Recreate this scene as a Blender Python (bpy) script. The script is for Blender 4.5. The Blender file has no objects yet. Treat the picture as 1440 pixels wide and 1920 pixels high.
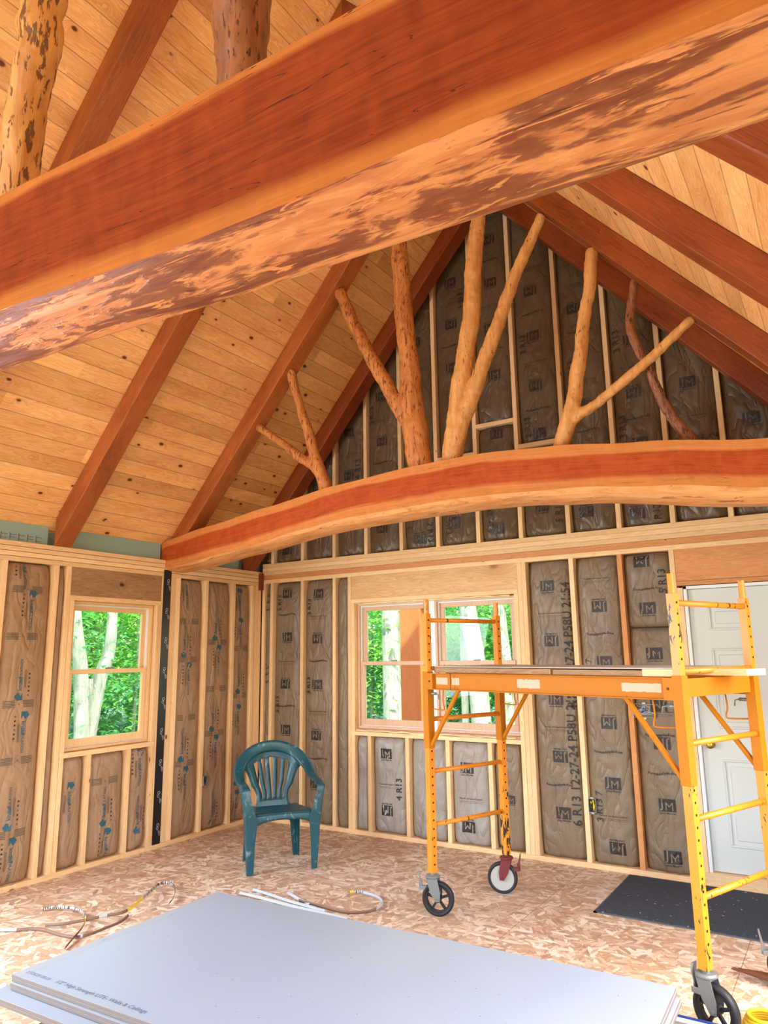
import bpy, bmesh, math, random
from mathutils import Vector, Matrix, noise
random.seed(7)
C = bpy.context.scene.collection
SC = bpy.context.scene
def S(r, g, b):                       # sRGB 0-255 -> linear
    f = lambda c: (c/255/12.92) if c/255 <= .04045 else ((c/255+.055)/1.055)**2.4
    return (f(r), f(g), f(b), 1)

# ------------------------------------------------------------------ camera
cam_d = bpy.data.cameras.new('camera'); cam = bpy.data.objects.new('camera', cam_d); C.objects.link(cam)
cam_d.sensor_fit = 'VERTICAL'; cam_d.sensor_height = 36; cam_d.lens = 36*1350/1920; cam_d.clip_end = 200
yaw, pitch, roll = (math.radians(a) for a in (32.405, 11.193, -.796))
fw = Vector((-math.sin(yaw)*math.cos(pitch), math.cos(yaw)*math.cos(pitch), math.sin(pitch)))
r0 = Vector((math.cos(yaw), math.sin(yaw), 0)); u0 = r0.cross(fw)
rt = math.cos(roll)*r0 + math.sin(roll)*u0; up = -math.sin(roll)*r0 + math.cos(roll)*u0
M4 = Matrix((rt, up, -fw)).transposed().to_4x4(); M4.translation = Vector((5.199, -5.749, 1.6))
cam.matrix_world = M4; SC.camera = cam

# ------------------------------------------------------------------ world, sun, daylight
SC.view_settings.view_transform = 'Standard'; SC.view_settings.look = 'None'
SC.view_settings.gamma = 1; SC.view_settings.use_curve_mapping = False
SC.view_settings.exposure = -0.15
w = bpy.data.worlds.new('world'); SC.world = w; w.use_nodes = True
nt = w.node_tree; bg = nt.nodes['Background']
sky = nt.nodes.new('ShaderNodeTexSky'); sky.sky_type = 'NISHITA'; sky.sun_disc = False
sky.sun_elevation = math.radians(55); sky.sun_rotation = math.radians(100); sky.air_density = 1.2; sky.dust_density = 2.5
nt.links.new(sky.outputs[0], bg.inputs[0]); bg.inputs[1].default_value = 1.5
SKY_BG = bg
def light(name, kind, loc, aim, energy, color=(1, 1, 1), size=(1, 1), portal=False):
    d = bpy.data.lights.new(name, kind); o = bpy.data.objects.new(name, d); C.objects.link(o)
    o.location = loc; o.rotation_euler = (Vector(aim)-Vector(loc)).to_track_quat('-Z', 'Y').to_euler()
    d.energy = energy; d.color = color
    if kind == 'AREA':
        d.shape = 'RECTANGLE'; d.size, d.size_y = size; d.cycles.is_portal = portal
    return o
sun = light('sun', 'SUN', (5, -20, 28), (0, 0, 0), 9.0, (1, .96, .88)); sun.data.angle = .02
# daylight from a left window out of view, then three added fill panels
light('daylight_left_window', 'AREA', (-.12, -4.6, 1.55), (3, -4.3, .8), 270, (.78, .89, 1), (1.5, 1.3))
light('fill_rear', 'AREA', (2.6, -8.35, 1.5), (2.6, 0, 1.9), 58, (.94, .97, 1), (4.2, 2.4))  # added fill from behind the camera, in a made-up rear opening
light('fill_right', 'AREA', (5.66, -3.2, 1.5), (0, -2.9, 1.6), 25, (.94, .97, 1), (3.2, 1.5))  # added fill from the right, in a made-up wall opening
light('fill_rear_gable', 'AREA', (2.8, -8.35, 3.9), (2.8, -2.5, 3.6), 44, (.95, .98, 1), (2.6, 1.6))  # added to brighten the upper interior through a made-up gable opening
light('portal_left', 'AREA', (-.16, -1.78, 1.48), (3, -1.78, 1.48), 1, (1, 1, 1), (.9, 1.2), True)
light('portal_back', 'AREA', (2.02, .16, 1.5), (2.02, -3, 1.5), 1, (1, 1, 1), (1.7, 1.2), True)

# ------------------------------------------------------------------ node helpers
def mat(name):
    m = bpy.data.materials.new(name); m.use_nodes = True
    n = m.node_tree.nodes; return m, n, m.node_tree.links, n['Principled BSDF']
def N(n, t, **k):
    o = n.new('ShaderNode'+t)
    for a, b in k.items(): setattr(o, a, b)
    return o
def plain(name, col, rough=.6, metal=0, spec=.5):
    m, n, l, b = mat(name); b.inputs['Base Color'].default_value = col; b.inputs['Roughness'].default_value = rough
    b.inputs['Metallic'].default_value = metal; b.inputs['Specular IOR Level'].default_value = spec
    return m
def ramp(n, stops, interp='LINEAR'):
    r = N(n, 'ValToRGB'); r.color_ramp.interpolation = interp; e = r.color_ramp.elements
    while len(e) > 1: e.remove(e[0])
    e[0].position, e[0].color = stops[0]
    for p, c in stops[1:]: x = e.new(p); x.color = c
    return r
def mix(n, l, fac, a, b, mode='MIX'):
    x = N(n, 'Mix', data_type='RGBA', blend_type=mode)
    for s, v in ((0, fac), (6, a), (7, b)):
        if isinstance(v, (int, float)): x.inputs[s].default_value = v
        elif isinstance(v, tuple): x.inputs[s].default_value = v
        else: l.new(v, x.inputs[s])
    return x.outputs[2]
def mth(n, l, op, a, b=None, c=None):
    x = N(n, 'Math', operation=op)
    for s, v in enumerate((a, b, c)):
        if v is None: continue
        if isinstance(v, (int, float)): x.inputs[s].default_value = v
        else: l.new(v, x.inputs[s])
    return x.outputs[0]
def mapping(n, l, src, scale, loc=(0, 0, 0), rot=(0, 0, 0)):
    m = N(n, 'Mapping'); l.new(src, m.inputs[0]); m.inputs[1].default_value = loc; m.inputs[2].default_value = rot; m.inputs[3].default_value = scale
    return m.outputs[0]
def noise_n(n, l, vec, scale, detail=4, rough=.55, dist=0):
    x = N(n, 'TexNoise'); l.new(vec, x.inputs['Vector']); x.inputs['Scale'].default_value = scale
    x.inputs['Detail'].default_value = detail; x.inputs['Roughness'].default_value = rough; x.inputs['Distortion'].default_value = dist
    return x.outputs[0]
def bump(n, l, b, h, strength=.3, dist=.01):
    x = N(n, 'Bump'); x.inputs['Strength'].default_value = strength; x.inputs['Distance'].default_value = dist
    l.new(h, x.inputs['Height']); l.new(x.outputs[0], b.inputs['Normal'])

def wood(name, light_c, dark_c, knot_c, knots=.10, kscale=5.0, rough=.55, board=None, gscale=1.0, spec=.4, blotch=.25):
    """UV: u metres along the grain, v metres across it"""
    m, n, l, b = mat(name)
    uv = N(n, 'UVMap').outputs[0]
    sep = N(n, 'SeparateXYZ'); l.new(uv, sep.inputs[0])
    oi = N(n, 'ObjectInfo').outputs['Random']
    if board:
        q = mth(n, l, 'DIVIDE', sep.outputs[1], board); idx = mth(n, l, 'FLOOR', q); fr = mth(n, l, 'FRACT', q)
        seg = mth(n, l, 'FLOOR', mth(n, l, 'ADD', mth(n, l, 'DIVIDE', sep.outputs[0], 3.1), mth(n, l, 'MULTIPLY', idx, .377)))
        cell = N(n, 'CombineXYZ'); l.new(idx, cell.inputs[0]); l.new(seg, cell.inputs[1])
        wn = N(n, 'TexWhiteNoise', noise_dimensions='3D'); l.new(cell.outputs[0], wn.inputs[0]); rnd = wn.outputs[0]
    else: rnd = oi
    off = N(n, 'CombineXYZ'); l.new(mth(n, l, 'MULTIPLY', rnd, 37.0), off.inputs[0]); l.new(mth(n, l, 'MULTIPLY', rnd, 91.0), off.inputs[1])
    add = N(n, 'VectorMath', operation='ADD'); l.new(uv, add.inputs[0]); l.new(off.outputs[0], add.inputs[1]); v = add.outputs[0]
    # knots
    vk = mapping(n, l, v, (.62, 1, 1))
    vo = N(n, 'TexVoronoi'); l.new(vk, vo.inputs['Vector']); vo.inputs['Scale'].default_value = kscale; vo.inputs['Randomness'].default_value = 1
    sepc = N(n, 'SeparateColor'); l.new(vo.outputs['Color'], sepc.inputs[0])
    size = mth(n, l, 'MULTIPLY', mth(n, l, 'GREATER_THAN', sepc.outputs[0], .45), knots)
    size = mth(n, l, 'MULTIPLY', size, mth(n, l, 'ADD', sepc.outputs[1], .25))
    kd = mth(n, l, 'DIVIDE', vo.outputs['Distance'], mth(n, l, 'ADD', size, .0001))
    kn = N(n, 'MapRange'); l.new(kd, kn.inputs[0]); kn.inputs[1].default_value = .7; kn.inputs[2].default_value = 1.15; kn.inputs[3].default_value = 1; kn.inputs[4].default_value = 0
    halo = N(n, 'MapRange'); l.new(kd, halo.inputs[0]); halo.inputs[1].default_value = .8; halo.inputs[2].default_value = 3.2; halo.inputs[3].default_value = 1; halo.inputs[4].default_value = 0
    # grain
    vg = mapping(n, l, v, (.9*gscale, 11*gscale, 1))
    dv = N(n, 'VectorMath', operation='ADD'); l.new(vg, dv.inputs[0])
    hv = N(n, 'CombineXYZ'); l.new(mth(n, l, 'MULTIPLY', halo.outputs[0], .5), hv.inputs[1]); l.new(hv.outputs[0], dv.inputs[1])
    g1 = noise_n(n, l, dv.outputs[0], 2.2, 3, .5, .6)
    rings = mth(n, l, 'FRACT', mth(n, l, 'MULTIPLY', g1, 9.0))
    g2 = noise_n(n, l, mapping(n, l, v, (4*gscale, 120*gscale, 1)), 2.0, 3, .6)
    big = noise_n(n, l, mapping(n, l, v, (1.2, 4, 1)), 1.5, 2, .5)
    gm = mth(n, l, 'ADD', mth(n, l, 'MULTIPLY', rings, .38), mth(n, l, 'MULTIPLY', g2, .5))
    gm = mth(n, l, 'ADD', gm, mth(n, l, 'MULTIPLY', mth(n, l, 'SUBTRACT', big, .5), blotch*2.2))
    r = ramp(n, [(.15, light_c), (.85, dark_c)]); l.new(gm, r.inputs[0])
    col = r.outputs[0]
    tone = N(n, 'MapRange'); l.new(rnd, tone.inputs[0]); tone.inputs[3].default_value = .82 if board else .9; tone.inputs[4].default_value = 1.1
    tc = N(n, 'CombineColor'); l.new(tone.outputs[0], tc.inputs[0]); l.new(mth(n, l, 'POWER', tone.outputs[0], 1.25), tc.inputs[1]); l.new(mth(n, l, 'POWER', tone.outputs[0], 1.5), tc.inputs[2])
    col = mix(n, l, 1.0, col, tc.outputs[0], 'MULTIPLY')
    col = mix(n, l, mth(n, l, 'MULTIPLY', mth(n, l, 'POWER', halo.outputs[0], 2.0), .55), col, dark_c)
    col = mix(n, l, kn.outputs[0], col, knot_c)
    if board:
        gr = mth(n, l, 'LESS_THAN', mth(n, l, 'ABSOLUTE', mth(n, l, 'SUBTRACT', fr, .5)), .476)
        col = mix(n, l, mth(n, l, 'MULTIPLY', mth(n, l, 'SUBTRACT', 1.0, gr), .5), col, S(95, 55, 25))
        h = mth(n, l, 'ADD', gr, mth(n, l, 'MULTIPLY', g2, .03)); bump(n, l, b, h, .5, .006)
    else:
        bump(n, l, b, gm, .12, .002)
    l.new(col, b.inputs['Base Color']); b.inputs['Roughness'].default_value = rough; b.inputs['Specular IOR Level'].default_value = spec
    return m

def slab_wood(name, heart, heart2, sap, rough=.42, s_top=.16, s_bot=.30):
    """UV: u metres along, v 0..1 from lower to upper edge; sapwood bands along both edges"""
    m, n, l, b = mat(name); uv = N(n, 'UVMap').outputs[0]
    sep = N(n, 'SeparateXYZ'); l.new(uv, sep.inputs[0])
    wob = noise_n(n, l, mapping(n, l, uv, (.7, .1, 1)), 1.8, 3, .5)
    vv = mth(n, l, 'ADD', sep.outputs[1], mth(n, l, 'MULTIPLY', mth(n, l, 'SUBTRACT', wob, .5), .26))
    lo = N(n, 'MapRange'); l.new(vv, lo.inputs[0]); lo.inputs[1].default_value = s_bot-.04; lo.inputs[2].default_value = s_bot+.06
    hi = N(n, 'MapRange'); l.new(vv, hi.inputs[0]); hi.inputs[1].default_value = 1-s_top-.03; hi.inputs[2].default_value = 1-s_top+.02; hi.inputs[3].default_value = 1; hi.inputs[4].default_value = 0
    hm = mth(n, l, 'MULTIPLY', lo.outputs[0], hi.outputs[0])
    g = noise_n(n, l, mapping(n, l, uv, (1.3, 9, 1)), 2.5, 5, .6, .8)
    g2 = noise_n(n, l, mapping(n, l, uv, (5, 60, 1)), 2.0, 3, .6)
    fig = noise_n(n, l, mapping(n, l, uv, (9, 1.6, 1), rot=(0, 0, .35)), 1.3, 3, .5, 1.2)
    gg = mth(n, l, 'ADD', mth(n, l, 'MULTIPLY', g, .5), mth(n, l, 'ADD', mth(n, l, 'MULTIPLY', g2, .22), mth(n, l, 'MULTIPLY', fig, .3)))
    r = ramp(n, [(.35, heart2), (.68, heart)]); l.new(gg, r.inputs[0])
    sp = mix(n, l, 1.0, sap, ramp_out(n, l, gg, [(.3, (.72, .66, .6, 1)), (.7, (1.1, 1.1, 1.1, 1))]), 'MULTIPLY')
    col = mix(n, l, hm, sp, r.outputs[0])
    # drying checks
    ck = noise_n(n, l, mapping(n, l, uv, (.55, 5.5, 1), loc=(3.1, .4, 0)), 2.0, 3, .45, .3)
    ln = mth(n, l, 'LESS_THAN', mth(n, l, 'ABSOLUTE', mth(n, l, 'SUBTRACT', ck, .62)), .0022)
    col = mix(n, l, mth(n, l, 'MULTIPLY', ln, .8), col, S(50, 20, 8))
    l.new(col, b.inputs['Base Color']); b.inputs['Roughness'].default_value = rough; b.inputs['Specular IOR Level'].default_value = .15
    bump(n, l, b, gg, .15, .004)
    return m
def ramp_out(n, l, fac, stops, interp='LINEAR'):
    r = ramp(n, stops, interp); l.new(fac, r.inputs[0]); return r.outputs[0]

def bark_under(name, base, base2, patch, cover, rough=.5):
    """UV: u metres along the log, v metres across"""
    m, n, l, b = mat(name); uv = N(n, 'UVMap').outputs[0]
    a = noise_n(n, l, mapping(n, l, uv, (1.5, 6.5, 1)), 2.3, 6, .62, 1.0)
    c = noise_n(n, l, mapping(n, l, uv, (1.1, 4.2, 1), loc=(4, 7, 0)), 1.7, 5, .6, .8)
    d = noise_n(n, l, mapping(n, l, uv, (5, 22, 1), loc=(1, 2, 0)), 2.0, 4, .6, .6)
    f = noise_n(n, l, mapping(n, l, uv, (6, 70, 1)), 2, 3, .6)
    col = ramp_out(n, l, a, [(.3, base2), (.6, base)])
    col = mix(n, l, mth(n, l, 'MULTIPLY', f, .28), col, base2)
    pm = ramp_out(n, l, mth(n, l, 'ADD', mth(n, l, 'MULTIPLY', c, .72), mth(n, l, 'MULTIPLY', d, .28)), [(.62-cover, (0, 0, 0, 1)), (.66-cover, (.75, .75, .75, 1)), (.8-cover, (1, 1, 1, 1))])
    col = mix(n, l, pm, col, patch)
    fl = ramp_out(n, l, noise_n(n, l, mapping(n, l, uv, (2.4, 15, 1), loc=(2, 8, 0)), 2.2, 5, .62, .8), [(.585, (0, 0, 0, 1)), (.61, (1, 1, 1, 1))])
    col = mix(n, l, mth(n, l, 'MULTIPLY', fl, .85), col, base)
    dk = ramp_out(n, l, noise_n(n, l, mapping(n, l, uv, (3, 16, 1), loc=(9, 3, 0)), 2.0, 5, .65, 1.2), [(.63, (0, 0, 0, 1)), (.67, (1, 1, 1, 1))])
    col = mix(n, l, mth(n, l, 'MULTIPLY', dk, .75), col, S(70, 28, 14))
    l.new(col, b.inputs['Base Color']); b.inputs['Roughness'].default_value = rough; b.inputs['Specular IOR Level'].default_value = .2
    bump(n, l, b, mth(n, l, 'ADD', pm, mth(n, l, 'MULTIPLY', a, .8)), .35, .008)
    return m

def branch_mat(name, base, base2, fleck, cover, rough=.55, fs=1.0):
    m, n, l, b = mat(name); oc = N(n, 'TexCoord').outputs['Object']
    a = noise_n(n, l, mapping(n, l, oc, (14, 14, 2.2)), 1.6, 5, .6, .6)
    c = noise_n(n, l, mapping(n, l, oc, (60*fs, 60*fs, 15*fs)), 1.5, 3, .6, .3)
    d = noise_n(n, l, oc, 3.2, 2, .5)
    col = ramp_out(n, l, a, [(.3, base2), (.65, base)])
    fm = ramp_out(n, l, mth(n, l, 'ADD', mth(n, l, 'MULTIPLY', c, .75), mth(n, l, 'MULTIPLY', d, .25)), [(.60-cover, (0, 0, 0, 1)), (.635-cover, (1, 1, 1, 1))])
    col = mix(n, l, mth(n, l, 'MULTIPLY', fm, .85), col, fleck)
    l.new(col, b.inputs['Base Color']); b.inputs['Roughness'].default_value = rough
    bump(n, l, b, mth(n, l, 'SUBTRACT', a, mth(n, l, 'MULTIPLY', fm, .4)), .5, .01)
    return m

def paper(name, col, col2, rough=.42):
    m, n, l, b = mat(name); oc = N(n, 'TexCoord').outputs['Object']
    a = noise_n(n, l, oc, 3.0, 5, .6, .8)
    f = noise_n(n, l, mapping(n, l, oc, (160, 160, 30)), 2, 2, .5)
    cr = noise_n(n, l, mapping(n, l, oc, (5, 5, 2.2)), 1.6, 2, .5, .5)
    rid = mth(n, l, 'ABSOLUTE', mth(n, l, 'SUBTRACT', cr, .5))
    c = ramp_out(n, l, mth(n, l, 'ADD', mth(n, l, 'MULTIPLY', a, .6), mth(n, l, 'MULTIPLY', f, .4)), [(.3, col2), (.7, col)])
    l.new(c, b.inputs['Base Color']); b.inputs['Roughness'].default_value = rough; b.inputs['Specular IOR Level'].default_value = .45
    bump(n, l, b, mth(n, l, 'POWER', rid, .6), .5, .05)
    return m

# ------------------------------------------------------------------ materials
PINE = wood('pine_stud', S(253, 219, 168), S(232, 180, 120), S(112, 62, 30), .09, 5.5, .6)
PINE_D = wood('pine_weathered', S(186, 146, 104), S(130, 92, 60), S(70, 42, 26), .08, 4, .7)
PINE_O = wood('header_lumber', S(238, 196, 138), S(200, 144, 86), S(84, 46, 26), .15, 2.6, .6, gscale=.8)
PINE_R = wood('reddish_lumber', S(226, 160, 100), S(196, 122, 66), S(90, 45, 22), .06, 4, .6)
CEIL = wood('ceiling_boards', S(252, 198, 128), S(214, 142, 78), S(100, 44, 20), .15, 11.0, .5, board=.128, blotch=.4)
CHERRY = wood('cherry_timber', S(174, 94, 42), S(128, 60, 22), S(60, 24, 12), .04, 2.2, .42, blotch=.5)
CHERRY2 = wood('cherry_timber_dark', S(152, 72, 28), S(108, 44, 14), S(55, 22, 10), .03, 2.0, .42, blotch=.5)
SLAB_N = slab_wood('cherry_slab_near', S(154, 66, 18), S(108, 38, 6), S(188, 112, 48), .75, .07, .12)
SLAB_F = slab_wood('cherry_slab_far', S(190, 86, 32), S(148, 56, 16), S(206, 128, 66), .6, .22, .22)
BARK_N = bark_under('waney_bark_near', S(216, 142, 84), S(170, 94, 52), S(106, 46, 28), .15)
BARK_F = bark_under('waney_bark_far', S(228, 162, 102), S(198, 122, 68), S(146, 78, 42), .03)
SAP = plain('sapwood_edge', S(214, 150, 90), .5)
BR_G = branch_mat('branch_golden', S(224, 162, 92), S(192, 124, 62), S(118, 56, 26), -.01)
BR_O = branch_mat('branch_orange', S(210, 134, 68), S(174, 96, 42), S(100, 42, 20), .04, fs=.75)
BR_D = branch_mat('branch_dark', S(160, 98, 56), S(104, 58, 32), S(60, 28, 16), .05)
BR_N = branch_mat('branch_near', S(216, 158, 84), S(178, 112, 50), S(84, 42, 18), .05, fs=.55)
JM_P = paper('kraft_grey_brown', S(152, 130, 102), S(114, 96, 74))
JM_SHADE = paper('kraft_shaded', S(118, 96, 70), S(86, 68, 48), .36)  # gable copy of the kraft paper, shade painted in as a darker tone
JM_LIT = paper('kraft_lit_grey', S(182, 172, 160), S(146, 136, 124))  # under-window copy of the kraft paper, strong light painted in as a paler tone
KN_P = paper('kraft_warm_brown', S(178, 144, 110), S(146, 114, 84), .5)
INK = plain('ink_dark', S(50, 42, 35), .5)
INK_F = plain('ink_faint', S(104, 88, 70), .5)
INK_T = plain('ink_teal', S(44, 92, 110), .5)
INK_W = plain('ink_white', S(188, 190, 192), .4)
INK_B = plain('ink_blue_grey', S(84, 96, 130), .5)
BLACK = plain('black_membrane', S(22, 22, 26), .28)
FOAM = plain('foam_board_blue_green', S(150, 178, 166), .6)
WHITE = plain('white_vinyl', S(236, 236, 234), .35)
SILVER = plain('galvanized', S(176, 180, 180), .38, .75)
GREYM = plain('grey_steel', S(138, 142, 140), .42, .45)
DARKM = plain('dark_steel', S(48, 46, 44), .5, .4)
RUBBER = plain('black_rubber', S(32, 33, 35), .55)
WHEELG = plain('dusty_wheel', S(176, 174, 166), .7)
MAROON = plain('maroon_paint', S(112, 36, 40), .55)
BRASS = plain('brass', S(196, 160, 80), .3, .9)
DOORW = plain('door_white', S(214, 216, 208), .5)
SHEATH = plain('osb_sheathing', S(120, 92, 66), .8)
YEL = plain('yellow_paint', S(235, 205, 40), .5)
BROWNP = plain('brown_card_band', S(128, 100, 80), .6)
WPLY = plain('white_board', S(190, 182, 172), .6)
CONDUIT = plain('cable_dark', S(50, 52, 58), .5)
DARKW = plain('dark_sleeper', S(86, 64, 54), .7)
BLUEP = plain('blue_edge', S(40, 66, 140), .4)
FUR = plain('brown_fur', S(122, 74, 46), .9)
GRN = plain('spray_foam_cream', S(236, 226, 170), .7)

def scaffold_paint():
    m, n, l, b = mat('orange_yellow_paint'); oc = N(n, 'TexCoord').outputs['Object']
    c = noise_n(n, l, mapping(n, l, oc, (30, 30, 9)), 1.4, 4, .6, .5); d = noise_n(n, l, oc, 1.6, 2, .5)
    s = mth(n, l, 'ADD', mth(n, l, 'MULTIPLY', c, .55), mth(n, l, 'MULTIPLY', d, .45))
    chip = ramp_out(n, l, s, [(.578, (0, 0, 0, 1)), (.583, (1, 1, 1, 1))])
    v = ramp_out(n, l, d, [(.3, S(224, 130, 30)), (.7, S(234, 148, 36))])
    l.new(mix(n, l, chip, v, S(46, 34, 26)), b.inputs['Base Color']); b.inputs['Roughness'].default_value = .38
    return m
OR = scaffold_paint()
ORC = plain('orange_clean_paint', S(188, 112, 8), .6, 0, .25)

def chair_mat():
    m, n, l, b = mat('teal_plastic'); oc = N(n, 'TexCoord').outputs['Object']
    c = noise_n(n, l, mapping(n, l, oc, (9, 9, 5)), 1.6, 6, .65, 1.0)
    dust = ramp_out(n, l, c, [(.58, (0, 0, 0, 1)), (.72, (.75, .75, .75, 1))])
    base = ramp_out(n, l, noise_n(n, l, oc, 2.5, 2), [(.3, S(14, 66, 76)), (.7, S(22, 84, 94))])
    l.new(mix(n, l, dust, base, S(132, 160, 160)), b.inputs['Base Color']); b.inputs['Roughness'].default_value = .36
    return m
TEAL = chair_mat()

def osb():
    m, n, l, b = mat('osb_floor'); oc = N(n, 'TexCoord').outputs['Object']
    fib = noise_n(n, l, mapping(n, l, oc, (30, 30, 1)), 2.0, 4, .6)
    col = ramp_out(n, l, fib, [(.35, S(178, 140, 106)), (.65, S(206, 172, 138))]); h = None
    for k, ang in enumerate((.2, 2.3, 1.1, 2.9, .75, 1.75, 0.0)):
        wv = N(n, 'VectorMath', operation='ADD'); l.new(oc, wv.inputs[0]); wn = N(n, 'TexNoise'); l.new(oc, wn.inputs['Vector']); wn.inputs['Scale'].default_value = 5; wn.inputs['Detail'].default_value = 1
        sc_ = N(n, 'VectorMath', operation='SCALE'); l.new(wn.outputs['Color'], sc_.inputs[0]); sc_.inputs['Scale'].default_value = .03; l.new(sc_.outputs[0], wv.inputs[1])
        rt1 = mapping(n, l, wv.outputs[0], (1, 1, 0), rot=(0, 0, ang)); v = mapping(n, l, rt1, (5.6+.7*k, 27+4*(k % 3), 0), loc=(k*3.1, k*7.7, 0))
        vo = N(n, 'TexVoronoi', feature='F1'); l.new(v, vo.inputs['Vector']); vo.inputs['Scale'].default_value = 1.0
        sp = N(n, 'SeparateColor'); l.new(vo.outputs['Color'], sp.inputs[0])
        on_ = mth(n, l, 'MULTIPLY', mth(n, l, 'GREATER_THAN', sp.outputs[0], .62), mth(n, l, 'LESS_THAN', vo.outputs['Distance'], .55))
        st = noise_n(n, l, mapping(n, l, rt1, (12, 160, 1)), 1.5, 2, .5)
        tone = mth(n, l, 'ADD', mth(n, l, 'MULTIPLY', sp.outputs[1], .8), mth(n, l, 'MULTIPLY', st, .3))
        c = ramp_out(n, l, tone, [(.10, S(158, 116, 84)), (.38, S(206, 172, 138)), (.7, S(232, 208, 178)), (1.0, S(250, 238, 218))])
        col = mix(n, l, mth(n, l, 'MULTIPLY', on_, .85), col, c)
        hh = mth(n, l, 'MULTIPLY', on_, sp.outputs[2]); h = hh if h is None else mth(n, l, 'MAXIMUM', h, hh)
    big = noise_n(n, l, oc, .9, 3, .6)
    col = mix(n, l, ramp_out(n, l, big, [(.4, (0, 0, 0, 1)), (.7, (.4, .4, .4, 1))]), col, S(196, 158, 130))
    sep = N(n, 'SeparateXYZ'); l.new(oc, sep.inputs[0])
    fx = mth(n, l, 'FRACT', mth(n, l, 'DIVIDE', mth(n, l, 'ADD', sep.outputs[0], .35), 1.22)); fy = mth(n, l, 'FRACT', mth(n, l, 'DIVIDE', mth(n, l, 'ADD', sep.outputs[1], .9), 2.44))
    ln = mth(n, l, 'MAXIMUM', mth(n, l, 'LESS_THAN', fx, .0035), mth(n, l, 'LESS_THAN', fy, .0018))
    col = mix(n, l, mth(n, l, 'MULTIPLY', ln, .6), col, S(80, 56, 38))
    l.new(col, b.inputs['Base Color']); b.inputs['Roughness'].default_value = .62
    bump(n, l, b, h, .3, .002)
    return m
OSB = osb()
def drywall():
    m, n, l, b = mat('gypsum_face_paper'); oc = N(n, 'TexCoord').outputs['Object']
    l.new(ramp_out(n, l, noise_n(n, l, oc, 1.2, 2), [(.3, S(152, 164, 178)), (.7, S(157, 168, 181))]), b.inputs['Base Color'])
    b.inputs['Roughness'].default_value = .38
    return m
DRY = drywall()
DRYE = plain('gypsum_edge', S(128, 116, 108), .8)
def matmat():
    m, n, l, b = mat('charcoal_mat'); oc = N(n, 'TexCoord').outputs['Object']
    a = noise_n(n, l, oc, 90, 3, .7)
    sp = ramp_out(n, l, noise_n(n, l, oc, 34, 2, .5), [(.715, (0, 0, 0, 1)), (.73, (1, 1, 1, 1))])
    c = ramp_out(n, l, a, [(.3, S(40, 44, 52)), (.7, S(72, 78, 88))])
    l.new(mix(n, l, sp, c, S(190, 185, 178)), b.inputs['Base Color']); b.inputs['Roughness'].default_value = .9
    bump(n, l, b, a, .5, .006); return m
MATM = matmat()
def glass():
    m, n, l, b = mat('window_glass'); n.remove(b)
    o = n['Material Output']; t = N(n, 'BsdfTransparent'); g = N(n, 'BsdfGlossy'); g.inputs['Roughness'].default_value = .02
    t.inputs[0].default_value = (.96, .985, .975, 1)
    f = N(n, 'Fresnel'); f.inputs[0].default_value = 1.18; mx = N(n, 'MixShader')
    l.new(f.outputs[0], mx.inputs[0]); l.new(t.outputs[0], mx.inputs[1]); l.new(g.outputs[0], mx.inputs[2]); l.new(mx.outputs[0], o.inputs[0])
    return m
GLASS = glass()
def leafm(name, a, c):
    m, n, l, b = mat(name); oc = N(n, 'TexCoord').outputs['Object']
    col = ramp_out(n, l, noise_n(n, l, oc, 5, 3, .7), [(.35, a), (.65, c)])
    l.new(col, b.inputs['Base Color']); b.inputs['Roughness'].default_value = .5
    tr = N(n, 'BsdfTranslucent'); l.new(col, tr.inputs[0]); mx = N(n, 'MixShader'); mx.inputs[0].default_value = .45
    l.new(b.outputs[0], mx.inputs[1]); l.new(tr.outputs[0], mx.inputs[2]); l.new(mx.outputs[0], n['Material Output'].inputs[0])
    return m
LEAF1 = leafm('leaf_bright', S(110, 186, 76), S(180, 224, 100))
LEAF2 = leafm('leaf_mid', S(66, 156, 92), S(130, 206, 120))
TRUNK = branch_mat('beech_bark', S(168, 168, 152), S(128, 132, 112), S(84, 92, 60), .0, .9)
GROUND = plain('forest_floor', S(76, 100, 50), .95)

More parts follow.
